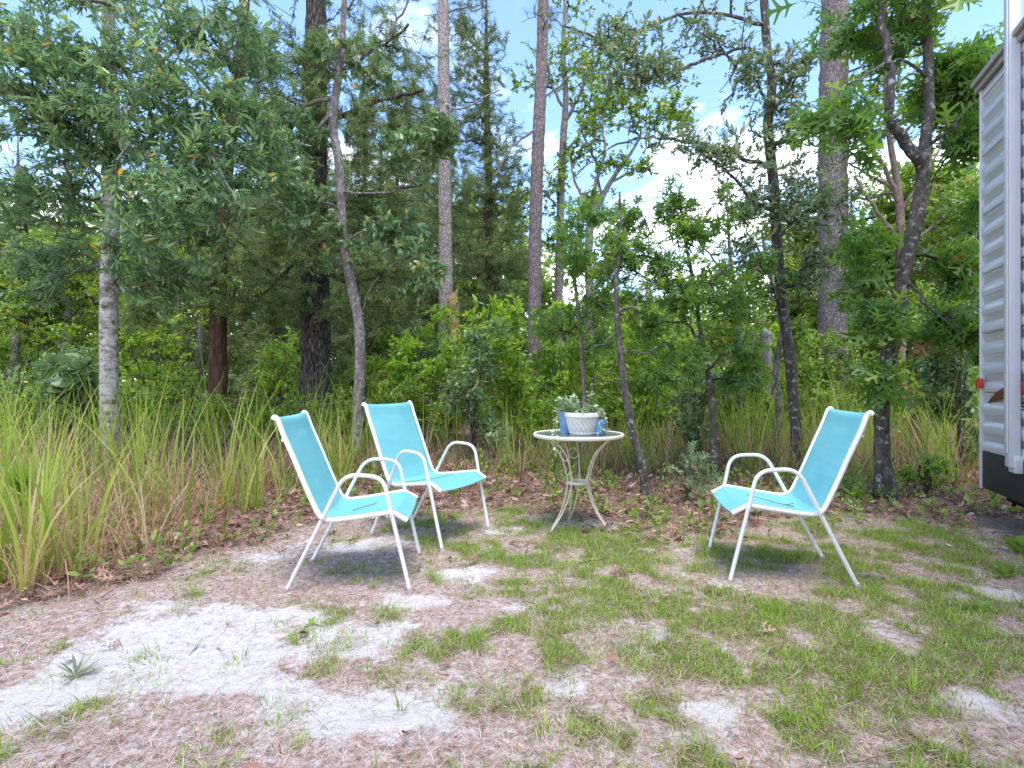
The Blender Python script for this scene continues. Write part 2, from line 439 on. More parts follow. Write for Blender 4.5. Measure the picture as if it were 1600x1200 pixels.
# ------------------------------------------------------------------ chairs
def weave_mat():
    m, nt, out = mat('turquoise_sling_fabric')
    b = principled(nt, out, 0.62, 0.3)
    tc = N(nt, 'ShaderNodeTexCoord')
    no = N(nt, 'ShaderNodeTexNoise', i_Scale=5.0, i_Detail=7.0, i_Roughness=0.65); L(nt, tc.outputs['Object'], no.inputs['Vector'])
    col = ramp(nt, no.outputs[0], [(0.3, (0.20, 0.57, 0.585)), (0.7, (0.26, 0.645, 0.655))])
    n2 = N(nt, 'ShaderNodeTexNoise', i_Scale=11.0, i_Detail=10.0, i_Roughness=0.8); L(nt, tc.outputs['Object'], n2.inputs['Vector'])
    f = ramp(nt, n2.outputs[0], [(0.60, (0, 0, 0)), (0.78, (0.45,) * 3)])
    mx = N(nt, 'ShaderNodeMixRGB'); L(nt, f, mx.inputs[0]); L(nt, col, mx.inputs[1]); mx.inputs[2].default_value = (0.30, 0.42, 0.39, 1)
    L(nt, mx.outputs[0], b.inputs['Base Color'])
    mp = N(nt, 'ShaderNodeMapping'); mp.inputs['Scale'].default_value = (16, 3, 16); L(nt, tc.outputs['Object'], mp.inputs[0])
    wr = N(nt, 'ShaderNodeTexNoise', i_Scale=1.0, i_Detail=3.0); L(nt, mp.outputs[0], wr.inputs['Vector'])
    wb = N(nt, 'ShaderNodeBump', i_Strength=0.35, i_Distance=0.012); L(nt, wr.outputs[0], wb.inputs['Height'])
    ws = []
    for d in ('X', 'Y'):
        w = N(nt, 'ShaderNodeTexWave', bands_direction=d, i_Scale=120.0); L(nt, tc.outputs['UV' if 0 else 'Object'], w.inputs['Vector']); ws.append(w)
    ad = N(nt, 'ShaderNodeMath', operation='ADD'); L(nt, ws[0].outputs['Fac'], ad.inputs[0]); L(nt, ws[1].outputs['Fac'], ad.inputs[1])
    bp = N(nt, 'ShaderNodeBump', i_Strength=0.25, i_Distance=0.001); L(nt, ad.outputs[0], bp.inputs['Height']); L(nt, wb.outputs[0], bp.inputs['Normal']); L(nt, bp.outputs[0], b.inputs['Normal'])
    t = N(nt, 'ShaderNodeBsdfTranslucent'); t.inputs[0].default_value = (0.18, 0.68, 0.74, 1)
    ms = N(nt, 'ShaderNodeMixShader', i_0=0.25); L(nt, b.outputs[0], ms.inputs[1]); L(nt, t.outputs[0], ms.inputs[2]); L(nt, ms.outputs[0], out.inputs[0])
    return m
M_SLING = weave_mat()
M_WHITE = plain('white_painted_metal', (0.80, 0.775, 0.77), 0.38, 0.5, 0.05, 20, dirt=(0.36, 0.31, 0.27), dscale=7, damt=0.30)
M_CAP = plain('worn_plastic_cap', (0.45, 0.42, 0.40), 0.6, 0.4)
M_RUST = plain('rusty_bracket', (0.42, 0.24, 0.11), 0.7, 0.3, 0.4)

PROF = spline([(-0.360, 0.921), (-0.352, 0.932), (-0.335, 0.915), (-0.308, 0.84), (-0.255, 0.715), (-0.190, 0.555), (-0.135, 0.430), (-0.110, 0.398), (-0.07, 0.384), (0.00, 0.388), (0.12, 0.404), (0.235, 0.420), (0.262, 0.421), (0.280, 0.414), (0.310, 0.397), (0.344, 0.378)], 5)

def halfw(z, u): return 0.247 if z > 0.5 else 0.247 + 0.027 * np.clip((u + 0.1) / 0.4, 0, 1)

def make_chair(label):
    root = empty('patio_chair', label=label, cat='chair', group='turquoise sling patio chairs')
    # fabric, a strip between the two rails that sags a little
    cs = np.linspace(-1, 1, 15); V = []
    T = np.gradient(PROF, axis=0); T /= np.linalg.norm(T, axis=1, keepdims=True); Nn = np.stack([-T[:, 1], T[:, 0]], 1)
    for (u, z), n_ in zip(PROF, Nn):
        w = halfw(z, u)
        for c in cs:
            s_ = -0.012 * (1 - c * c)
            V.append((u + n_[0] * s_ * -1 * (1 if z > .45 else -1) * (1 if z > .45 else -1), c * (w - 0.004), z + n_[1] * s_))
    k = len(cs); i = (np.arange(len(PROF) - 1)[:, None] * k + np.arange(k - 1)).ravel()
    sl = MB(); sl.addg(np.array(V), np.stack([i, i + 1, i + 1 + k, i + k], 1))
    so = sl.build('sling', M_SLING, root)
    sm = so.modifiers.new('thick', 'SOLIDIFY'); sm.thickness = 0.003; sm.offset = 0
    for s in (-1, 1):
        r = MB(); P = np.array([(u, s * (halfw(z, u) + 0.004), z) for u, z in PROF])
        r.tube(P, 0.0135, 10); r.build('side_rail', M_WHITE, root)
        lp = fillet([(0.360, s * 0.290, 0.0), (0.262, s * 0.304, 0.43), (0.222, s * 0.309, 0.618), (0.018, s * 0.294, 0.632), (-0.098, s * 0.268, 0.402), (-0.302, s * 0.229, 0.0)], [0.05, 0.075, 0.075, 0.05], 9)
        g = MB(); g.tube(lp, 0.0112, 10); fr = g.build('arm_and_leg_tube', M_WHITE, root)
        for (x, y) in ((0.361, s * 0.290), (-0.3025, s * 0.229)):
            c = MB(); c.tube([(x, y, -0.008), (x * 0.998, y, 0.0), (x * 0.985, y, 0.022)], 0.0132, 10); c.build('foot_cap', M_CAP, fr)
        q = MB(); q.tube([(0.25, s * 0.273, 0.409), (0.262, s * 0.306, 0.409)], 0.011, 8); q.build('bracket', M_RUST, root)
    for s in (-1, 1):
        for (u, y_, z) in ((-0.105, 0.285, 0.392), (0.262, 0.320, 0.409)):
            q = MB(); q.tube([(u, s * (y_ - .004), z), (u, s * (y_ + .004), z)], 0.0065, 8); q.build('bolt', M_CAP, root)
    for u, z in ((0.235, 0.383), (-0.05, 0.358), (-0.300, 0.800)):
        w = halfw(z, u)
        r = MB(); r.tube(fillet([(u, -w, z + 0.02), (u, -w + 0.05, z), (u, w - 0.05, z), (u, w, z + 0.02)] if z < .5 else [(u - .012, -w, z + .01), (u - .03, -w + .05, z + .01), (u - .03, w - .05, z + .01), (u - .012, w, z + .01)], [.03, .03], 5), 0.009, 8); r.build('cross_bar', M_WHITE, root)
    return root

chair = make_chair('turquoise sling chair with white frame nearest the left, back turned to the tall grass')
chair.location = (-0.926, 3.057, -0.018); chair.rotation_euler = (0, 0, 0.085)
c2 = copy_thing(chair, (-0.628, 3.806, 0.014), -0.493, label='turquoise sling chair behind the other left chair, close to the sapling trunk')
c3 = copy_thing(chair, (1.59, 3.079, 0.006), 2.962, label='turquoise sling chair standing alone on the right of the bistro table')
M_TWIG = plain('dry_twig', (0.12, 0.085, 0.06), 0.9, 0.1, 0.3)
def twig(chair_o, pts, label):
    """small debris lying on a seat; pts in the chair's own axes"""
    o = MB(); mw = Matrix.Translation(chair_o.location) @ Matrix.Rotation(chair_o.rotation_euler.z, 4, 'Z')
    P = np.array([mw @ Vector(p) for p in pts]); b0 = P[0].copy()
    o.tube(P - b0, np.linspace(0.0022, 0.0012, len(P)), 5)
    w = o.build('twig', M_TWIG); w.location = b0; tag(w, label, 'twig')
twig(chair, [(0.02, -0.10, 0.394), (0.06, -0.04, 0.398), (0.12, 0.02, 0.404), (0.13, 0.07, 0.408)], 'thin dry twig lying on the seat of the left front chair')
twig(c2, [(-0.03, -0.20, 0.395), (0.05, -0.08, 0.398), (0.10, 0.03, 0.402), (0.13, 0.16, 0.410)], 'long dry twig lying on the seat of the chair behind')
twig(c3, [(-0.02, 0.12, 0.393), (0.05, 0.05, 0.396), (0.10, -0.02, 0.401), (0.18, -0.08, 0.411)], 'longest dry twig lying across the seat of the right chair')
twig(c3, [(-0.05, 0.02, 0.390), (-0.01, 0.05, 0.388), (0.02, 0.055, 0.390)], 'short dry twig lying near the back of the right chair seat')

# ------------------------------------------------------------------ table
TX, TY = 0.50, 3.96; TZ = 0.004
M_CREAM = plain('cream_painted_iron', (0.74, 0.66, 0.51), 0.5, 0.4, 0.08, 16, dirt=(0.40, 0.24, 0.12), dscale=16, damt=0.55)
tb = empty('bistro_table', (TX, TY, TZ), 0, 'small round cream iron bistro table with glass top and curved legs', 'table')
r = MB(); r.lathe([(0.318, 0.694), (0.336, 0.690), (0.341, 0.697), (0.341, 0.711), (0.336, 0.717), (0.322, 0.716), (0.318, 0.712), (0.318, 0.694)], 72); r.build('rim', M_CREAM, tb)
m, nt, out = mat('pebbled_glass'); b = principled(nt, out, 0.16, 0.6); b.inputs['Transmission Weight'].default_value = 0.45
tc = N(nt, 'ShaderNodeTexCoord'); vo = N(nt, 'ShaderNodeTexVoronoi', i_Scale=110.0); L(nt, tc.outputs['Object'], vo.inputs['Vector'])
no = N(nt, 'ShaderNodeTexNoise', i_Scale=9.0, i_Detail=8.0); L(nt, tc.outputs['Object'], no.inputs['Vector'])
L(nt, ramp(nt, no.outputs[0], [(0.35, (0.10, 0.13, 0.135)), (0.65, (0.24, 0.27, 0.27))]), b.inputs['Base Color'])
bp = N(nt, 'ShaderNodeBump', i_Strength=0.35, i_Distance=0.002); L(nt, vo.outputs[0], bp.inputs['Height']); L(nt, bp.outputs[0], b.inputs['Normal'])
g = MB(); g.lathe([(0.0, 0.7055), (0.3175, 0.7055), (0.3175, 0.7115), (0.0, 0.7115)], 72); g.build('glass_top', m, tb)
LEG = spline([(0.275, 0.695), (0.215, 0.655), (0.145, 0.575), (0.105, 0.490), (0.082, 0.400), (0.078, 0.350), (0.086, 0.290), (0.112, 0.205), (0.160, 0.110), (0.214, 0.035), (0.232, 0.006)], 5)
for a in (100, 206, 336):
    lo = MB(); ca, sa = math.cos(math.radians(a)), math.sin(math.radians(a))
    for s in (-1, 1):
        P = []
        for rr, z in LEG:
            o = 0.046 if z > 0.6 else (0.031 + 0.015 * max(0, (z - 0.35)) / 0.25 if z > 0.35 else 0.005 + 0.026 * (z / 0.35))
            P.append((rr * ca - s * o * sa, rr * sa + s * o * ca, z))
        lo.tube(P, 0.0055, 8)
    lo.tube([(0.222 * ca, 0.222 * sa, 0.022), (0.236 * ca, 0.236 * sa, 0.004), (0.250 * ca, 0.250 * sa, -0.004)], 0.009, 8)
    leg = lo.build('leg', M_CREAM, tb)
    rr = 0.128; C = np.array([rr * ca, rr * sa, 0.55]); tv = np.array([-sa, ca, 0]); th = np.linspace(0, 2 * PI, 25)
    uv = np.array([0.35 * ca, 0.35 * sa, 0.94])
    o = MB(); o.tube([C + 0.040 * (math.cos(t) * tv + math.sin(t) * uv) for t in th], 0.0042, 8, cap=False); o.build('ring_ornament', M_CREAM, leg)
th = np.linspace(0, 2 * PI, 41)
o = MB(); o.lathe([(0.066, 0.338), (0.084, 0.336), (0.087, 0.345), (0.086, 0.358), (0.068, 0.360), (0.064, 0.350), (0.066, 0.338)], 40); o.build('centre_ring', M_CREAM, tb)
ZT = TZ + 0.7115
# pots
M_POT = plain('white_glazed_planter', (0.72, 0.68, 0.59), 0.5, 0.4, 0.06, 10, dirt=(0.42, 0.38, 0.32), dscale=9, damt=0.4)
M_SOIL = plain('potting_soil', (0.06, 0.04, 0.03), 0.95, 0.1, 0.4, 40, bump=1.0)
px_, py_ = 0.527, 3.93
pot = empty('planter_pot', (px_, py_, ZT + 0.0005), 0, 'white planter bowl with swirled ribs in the middle of the table', 'flower pot')
def swirl(t, r, z):
    if 0.016 < z < 0.128 and r > 0.085: return r + 0.0100 * abs(math.sin(10 * (t + 6.0 * z))) - 0.006
    return r
prof = [(0.0, 0.0), (0.094, 0.0), (0.098, 0.004), (0.099, 0.012), (0.095, 0.0165)] + [(0.095 + 0.031 * (k / 10) ** 0.8, 0.017 + 0.0110 * k) for k in range(11)] + [(0.132, 0.129), (0.137, 0.132), (0.138, 0.158), (0.135, 0.164), (0.128, 0.163), (0.125, 0.150), (0.122, 0.13)]
o = MB(); o.lathe(prof, 208, swirl); o.build('bowl', M_POT, pot)
o = MB(); o.disc(0.1235, 0.142, 40); o.build('soil', M_SOIL, pot)
def blue_mat(name, c, spots, sc, thr):
    m, nt, out = mat(name); b = principled(nt, out, 0.3, 0.5); tc = N(nt, 'ShaderNodeTexCoord')
    vo = N(nt, 'ShaderNodeTexVoronoi', i_Scale=sc); L(nt, tc.outputs['Object'], vo.inputs['Vector'])
    no = N(nt, 'ShaderNodeTexNoise', i_Scale=sc * .8, i_Detail=6.0, i_Roughness=.7); L(nt, tc.outputs['Object'], no.inputs['Vector'])
    ad = N(nt, 'ShaderNodeMath', operation='MULTIPLY'); L(nt, vo.outputs[0], ad.inputs[0]); L(nt, no.outputs[0], ad.inputs[1])
    L(nt, ramp(nt, ad.outputs[0], [(thr, spots), (thr + 0.05, c)]), b.inputs['Base Color']); return m
bpx = empty('blue_pot', (0.405, 3.985, ZT + 0.0005), 0, 'tall tapered dusty blue pot behind the white planter bowl', 'flower pot')
o = MB(); o.lathe([(0, 0), (0.036, 0), (0.038, 0.004), (0.050, 0.135), (0.055, 0.138), (0.057, 0.160), (0.054, 0.163), (0.050, 0.158), (0.047, 0.14)], 40); o.build('pot_wall', blue_mat('dusty_blue_glaze', (0.19, 0.33, 0.52), (0.46, 0.54, 0.60), 34, 0.10), bpx)
o = MB(); o.disc(0.0475, 0.145, 30); o.build('soil', M_SOIL, bpx)
bm = empty('blue_mug', (0.652, 3.90, ZT + 0.0005), 0, 'short bright blue pot with white speckles to the right of the planter', 'flower pot')
o = MB(); o.lathe([(0, 0), (0.040, 0), (0.044, 0.003), (0.048, 0.10), (0.050, 0.106), (0.050, 0.112), (0.046, 0.112), (0.044, 0.10), (0.043, 0.092)], 40); o.build('pot_wall', blue_mat('bright_blue_glaze', (0.12, 0.33, 0.64), (0.62, 0.68, 0.72), 30, 0.095), bm)
o = MB(); o.disc(0.0435, 0.094, 30); o.build('soil', M_SOIL, bm)
# potted plants
M_PALE = leafmat('pale_variegated_leaf', [(0, (0.14, 0.22, 0.09)), (0.45, (0.28, 0.38, 0.19)), (0.85, (0.50, 0.56, 0.38)), (0.97, (0.52, 0.56, 0.40)), (1, (0.40, 0.20, 0.10))], 0.5, 0.3)
M_STEM = plain('plant_stem', (0.22, 0.20, 0.10), 0.7, 0.2, 0.3)
def potplant(base, shoots, label, seed, n=16, size=0.024, name='potted_plant'):
    rng = np.random.default_rng(seed); root = empty(name, base, 0, label, 'plant'); st = MB(); P, D = [], []
    for pts in shoots:
        s_ = spline(pts, 5); st.tube(s_, np.linspace(0.0022, 0.001, len(s_)), 5)
        ds = densify(s_, 0.022); t = nrm(np.gradient(ds, axis=0)); P.append(ds[1:]); D.append(t[1:])
    st.build('stems', M_STEM, root)
    link_mesh('foliage', card_mesh('foliage', [leafcloud(rng, np.concatenate(P), np.concatenate(D), 2, 0.02, size, 'broad', 1.1, 0.2, 0.35, 0.8)], M_PALE), root)
rng = np.random.default_rng(4)
sh = []
for k in range(30):
    a = rng.random() * 2 * PI; q = rng.random() ** .5; d = np.array([math.cos(a), math.sin(a)]); r0 = 0.085 * q
    h = 0.045 + 0.07 * rng.random() * (1.3 - q); o_ = 0.03 + 0.085 * rng.random() * q
    sh.append([(d[0] * r0, d[1] * r0, 0), (d[0] * (r0 + o_ * .4), d[1] * (r0 + o_ * .4), h * .7), (d[0] * (r0 + o_), d[1] * (r0 + o_), h * (0.8 if q < .7 else .45))])
for k in range(7):
    a = PI + rng.normal() * .5; sh.append([(math.cos(a) * .07, math.sin(a) * .07, 0), (math.cos(a) * .12, math.sin(a) * .1, .07 + .04 * rng.random()), (math.cos(a) * .2, math.sin(a) * .12, .09 + .05 * rng.random())])
sh += [[(.02, 0, 0), (.05, -.02, .08), (.06, -.02, .14), (.05, -.03, .17)], [(-.02, 0, 0), (-.04, 0, .09), (-.06, .01, .15)], [(.1, -.02, 0), (.15, -.05, .01), (.17, -.06, -.05), (.175, -.07, -.11)]]
potplant((px_, py_, ZT + 0.142), sh, 'pale leafy plant spilling out of the white planter bowl', 5)
potplant((0.405, 3.985, ZT + 0.145), [[(0, 0, 0), (-.03, -.01, .05), (-.06, -.03, .06)], [(0, .01, 0), (.0, .02, .06), (.01, .02, .10)], [(0, 0, 0), (-.05, -.05, .02), (-.085, -.12, -.03), (-.09, -.2, -.1), (-.10, -.285, -.15), (-.105, -.31, -.19), (-.10, -.315, -.26)], [(0, 0, 0), (-.06, .02, .03), (-.09, .02, .03)]], 'pale trailing plant hanging from the tall blue pot', 6)
potplant((0.652, 3.90, ZT + 0.094), [[(0, 0, 0), (.01, -.02, .03), (0, -.05, .02), (.005, -.058, -.04), (.01, -.06, -.07)], [(0, 0, 0), (-.02, 0, .05)], [(0, 0, 0), (.02, 0, .04), (.03, .01, .05)]], 'small pale sprig in the short blue pot', 7, size=0.02)

# ------------------------------------------------------------------ travel trailer
RV = empty('travel_trailer', (3.844, 4.3, 0.0), math.atan2(-.919, -.393), 'white ribbed travel trailer standing at the right edge of the clearing', 'trailer')
def rvmat():
    m, nt, out = mat('ribbed_aluminium_siding'); b = principled(nt, out, 0.30, 0.5)
    tc = N(nt, 'ShaderNodeTexCoord'); mp = N(nt, 'ShaderNodeMapping'); mp.inputs['Scale'].default_value = (1.2, 1, 60); L(nt, tc.outputs['Object'], mp.inputs[0])
    no = N(nt, 'ShaderNodeTexNoise', i_Scale=1.5, i_Detail=6.0, i_Roughness=.7); L(nt, mp.outputs[0], no.inputs['Vector'])
    L(nt, ramp(nt, no.outputs[0], [(0.3, (0.42, 0.42, 0.425)), (0.6, (0.57, 0.57, 0.575))]), b.inputs['Base Color'])
    n2 = N(nt, 'ShaderNodeTexNoise', i_Scale=6.0, i_Detail=3.0); L(nt, tc.outputs['Object'], n2.inputs['Vector'])
    bp = N(nt, 'ShaderNodeBump', i_Strength=.05, i_Distance=.01); L(nt, n2.outputs[0], bp.inputs['Height']); L(nt, bp.outputs[0], b.inputs['Normal']); return m
M_SIDING = rvmat()
M_TRIM = plain('white_trim', (0.58, 0.57, 0.575), 0.4, 0.5, 0.06, 8, dirt=(0.45, 0.42, 0.40), dscale=4, damt=0.4)
M_BLACK = plain('black_textured_skirt', (0.030, 0.032, 0.036), 0.55, 0.4, 0.5, 120, bump=0.6)
M_CHASSIS = plain('chassis_black', (0.008, 0.008, 0.009), 0.7, 0.2)
M_RED = plain('red_lens', (0.50, 0.03, 0.025), 0.2, 0.6)
M_BRONZE = plain('bronze_roof_trim', (0.36, 0.31, 0.28), 0.5, 0.4, 0.2, 6)
M_MAROON = plain('maroon_decal', (0.22, 0.022, 0.038), 0.35, 0.5)
LEN = 7.2; Z0, Z1 = 0.54, 3.55; PAN = 0.478
prof = []
z = Z0
while z < Z1 - 0.05:
    # one panel: a seam then three flutes, each a steep ledge under a long sloping face
    prof += [(z, 0.06), (z + 0.009, 0.06)]
    for k in range(3):
        a = z + 0.010 + k * (PAN - .008) / 3; w = (PAN - .008) / 3 - 0.003
        prof += [(a, 0.000), (a + w * 0.06, -0.002), (a + w * 0.40, -0.002), (a + w * 0.44, 0.012), (a + w * 0.52, 0.016), (a + w * 0.54, 0.019), (a + w * 0.56, 0.016), (a + w * 0.84, 0.015), (a + w * 0.93, 0.003), (a + w * 0.97, 0.000)]
    z += PAN
prof = [p for p in prof if p[0] < Z1] + [(Z1, 0.0)]
# y = depth into the wall
V = []; 
for x in (0.02, LEN):
    for z, y in prof: V.append((x, y, z))
n = len(prof); A = [[i, i + 1, n + i + 1, n + i] for i in range(n - 1)]
o = MB(); o.add(V, A); o.build('side_wall', M_SIDING, RV, smooth=False)
o = MB(); o.box((0.03, 0.075, Z0 - 0.01), (LEN, 2.45, Z1 - 0.01)); o.build('body_shell', M_TRIM, RV, smooth=False)
o = MB(); o.box((-0.006, -0.012, Z0 - .30), (0.012, 0.045, Z1 - 0.005)); o.build('corner_trim', M_TRIM, RV, smooth=False, bevel=0.004)
o = MB(); o.box((-0.05, -0.055, Z1 - 0.012), (LEN, 0.03, Z1 + 0.032)); o.box((-0.045, -0.03, Z1 - 0.06), (LEN, -0.002, Z1 - 0.014)); o.build('roof_edge_trim', M_BRONZE, RV, smooth=False, bevel=0.006)
ro = MB(); th = np.linspace(0, 1, 9); V = []
for x in (-0.04, LEN):
    for t in th: V.append((x, 0.0 + 2.45 * t, Z1 + 0.05 + 0.10 * math.sin(PI * t)))
ro.add(V, [[i, i + 1, 10 + i, 9 + i] for i in range(8)]); ro.build('roof', M_TRIM, RV)
o = MB(); o.box((0.0, 0.004, 0.245), (LEN, 0.03, Z0 + 0.002)); o.box((0.0, 0.031, 0.25), (0.03, 2.4, Z0 - 0.012)); o.build('skirt_panel', M_BLACK, RV, smooth=False, bevel=0.004)
o = MB(); o.box((0.06, 0.14, 0.16), (LEN, 0.22, 0.30)); o.box((0.06, 0.22, 0.17), (0.14, 2.2, 0.29)); o.box((0.06, 2.2, 0.16), (LEN, 2.28, 0.30)); o.box((0.035, 0.10, 0.26), (LEN, 2.38, 0.30)); o.build('chassis', M_CHASSIS, RV, smooth=False)
o = MB(); o.tube([(0.16, 0.2, 0.25), (0.13, 0.17, 0.20), (0.12, 0.16, 0.13)], 0.014, 8); o.build('stabilizer_jack', M_CHASSIS, RV)
o = MB(); o.box((0.60, -0.070, 0.50), (0.672, -0.006, 4.2)); o.box((0.612, -0.080, 0.60), (0.660, -0.0705, 4.15)); o.build('awning_arm', M_TRIM, RV, smooth=False, bevel=0.006)
o = MB(); o.box((0.585, -0.045, 0.46), (0.69, 0.002, 0.58)); o.build('awning_bracket', M_TRIM, RV, smooth=False, bevel=0.006)
o = MB(); o.box((0.012, -0.034, 1.055), (0.085, -0.0125, 1.135)); o.box((0.022, -0.046, 1.064), (0.075, -0.0345, 1.126)); o.build('marker_light', M_RED, RV, smooth=False, bevel=0.008)
def decal(pts, name, m_, y=-0.009):
    o = MB(); n = len(pts); V = [(x, y, z) for x, z in pts] + [(x, y + 0.003, z) for x, z in pts]
    o.add(V, [list(range(n))[::-1]] + [list(range(n, 2 * n))] + [[i, (i + 1) % n, n + (i + 1) % n, n + i] for i in range(n)]); o.build(name, m_, RV, smooth=False)
top = [(0.14, 0.935), (0.22, 0.99), (0.34, 1.045), (0.5, 1.085), (0.7, 1.115), (1.2, 1.15), (2.4, 1.17)]
bot = [(2.4, 1.12), (1.2, 1.07), (0.7, 1.02), (0.5, 0.995), (0.34, 0.965), (0.22, 0.945)]
decal(top + bot, 'maroon_swoosh_decal', M_MAROON)
for k in range(3): decal([(0.690, 0.905 + k * .022), (0.78, 0.905 + k * .022), (0.78, 0.916 + k * .022), (0.690, 0.916 + k * .022)], 'black_decal_bar', M_CHASSIS)
# rear axle wheel, under the floor further along
for x in (3.2, 4.05):
    w = MB(); prof_w = [(0.0, -0.09), (0.19, -0.09), (0.30, -0.09), (0.33, -0.06), (0.33, 0.06), (0.30, 0.09), (0.0, 0.09)]
    w.lathe(prof_w, 28); V = np.concatenate(w.V); w.V = [np.stack([V[:, 0] + x, V[:, 2] + 0.16, V[:, 1] + 0.33], 1)]; w.build('wheel', M_CHASSIS, RV)

# ------------------------------------------------------------------ trees
class Skeleton:
    def __init__(s, cap=60000):
        s.P = np.zeros((cap, 3)); s.par = np.full(cap, -1); s.fix = np.zeros(cap); s.pl = np.zeros(cap); s.n = 0; s.chains = []
    def add(s, p, par, fix=0.0):
        i = s.n; s.P[i] = p; s.par[i] = par; s.fix[i] = fix
        s.pl[i] = s.pl[par] + np.linalg.norm(p - s.P[par]) if par >= 0 else 0
        s.n += 1; return i
    def nearest(s, c, dzp=0.55, wpl=0.18):
        A = s.P[:s.n]; d = np.linalg.norm(A - c, axis=1)
        d = d + dzp * np.maximum(0, A[:, 2] - c[2]) + wpl * s.pl[:s.n] * 0.35
        return int(np.argmin(d))
    def chain(s, pts, par, radii=None):
        ids = [par]
        for k, p in enumerate(pts):
            par = s.add(p, par, 0.0 if radii is None else radii[k]); ids.append(par)
        s.chains.append(ids); return par

def grow(rng, trunk, limbs, clusters, tip=0.0035, power=0.44, jit=0.09):
    """trunk: (n,4) x,y,z,r; limbs: list of (n,4); clusters (K,3). Returns skeleton and shoot directions"""
    s = Skeleton()
    T = spline(trunk, 8); T = densify(T, 0.07)
    T[:, :3] += 0.0
    par = -1; ids = []
    for q in T: par = s.add(q[:3], par, max(q[3], 0.004)); ids.append(par)
    tr_ids = ids
    s.pl[:s.n] *= 0.1
    lim_ids = []
    for lb in limbs:
        Lb = densify(spline(np.asarray(lb, float), 6), 0.10)
        Lb[1:, :3] += rng.normal(size=(len(Lb) - 1, 3)) * 0.012
        k0 = s.nearest(Lb[0, :3], 0, 0); ids = [k0]; par = k0
        for q in Lb[1:]: par = s.add(q[:3], par, max(q[3], 0.003)); ids.append(par)
        lim_ids.append(ids)
    D = np.zeros((len(clusters), 3)); E = np.zeros(len(clusters), int)
    if len(clusters):
        base = s.P[:s.n].copy()
        dist = np.array([np.min(np.linalg.norm(base - c, axis=1)) for c in clusters])
        for j in np.argsort(dist):
            c = clusters[j]; k = s.nearest(c); q = s.P[k].copy(); v = c - q; Ln = np.linalg.norm(v) + 1e-6
            n = max(2, int(Ln / 0.14)); t = (np.arange(1, n + 1) / n)[:, None]
            w = np.cross(v / Ln, rvec(rng, 1)[0]); pts = q + v * t + w * np.sin(PI * t) * jit * Ln * rng.normal() + rng.normal(size=(n, 3)) * 0.012
            pts[:, 2] += (0.10 * Ln * np.sin(PI * t[:, 0])); pts[-1] = c
            E[j] = s.chain(pts, k); pv = s.P[s.par[E[j]]]; D[j] = nrm(c - pv)
    cnt = np.zeros(s.n); cnt[E] += 1
    for i in range(s.n - 1, 0, -1):
        if s.par[i] >= 0: cnt[s.par[i]] += cnt[i]
    R = np.where(s.fix[:s.n] > 0, s.fix[:s.n], tip * np.maximum(cnt, 1) ** power)
    for i in range(1, s.n):
        if s.fix[i] == 0: R[i] = min(R[i], R[s.par[i]] * 0.92)
    return s, R, tr_ids, lim_ids, D

def limb_mesh(s, R, chains, sides, rng=None, rough=0.0):
    Vs, As, n = [], [], 0
    for ids in chains:
        P = s.P[ids]; r = R[ids].copy()
        if len(ids) > 1: r[0] = min(r[0], r[1] * 1.15)
        V, A = tube_np(P, r, sides)
        if rough:
            c = np.repeat(P, sides, 0); d = V - c; rr = np.repeat(r, sides)
            nz = 0.7 * (fbm(V[:, 0] * 9 + V[:, 1] * 7, V[:, 2] * 5, 1.0, 3, 3) - 0.5) + 0.9 * (fbm(V[:, 0] * 31 - V[:, 1] * 37, V[:, 2] * 11, 1.0, 2, 8) - 0.5)
            V = c + d * (1 + rough * nz)[:, None]
        As.append(A + n); Vs.append(V); n += len(V)
    return np.concatenate(Vs), [np.concatenate(As)]

DENS = 2.3
def blob_points(rng, b):
    """b = (centre xyz, radii xyz, n): uneven filling - a blob is a handful of sub-clumps"""
    c, r, n = b; n = int(n * DENS); c = np.asarray(c, float); r = np.asarray(r, float)
    k = max(3, n // 14); sub = rvec(rng, k) * (rng.random((k, 1)) ** 0.40)
    i = rng.integers(0, k, n); p = sub[i] * 0.80 + rng.normal(size=(n, 3)) * 0.24
    return c + p * r

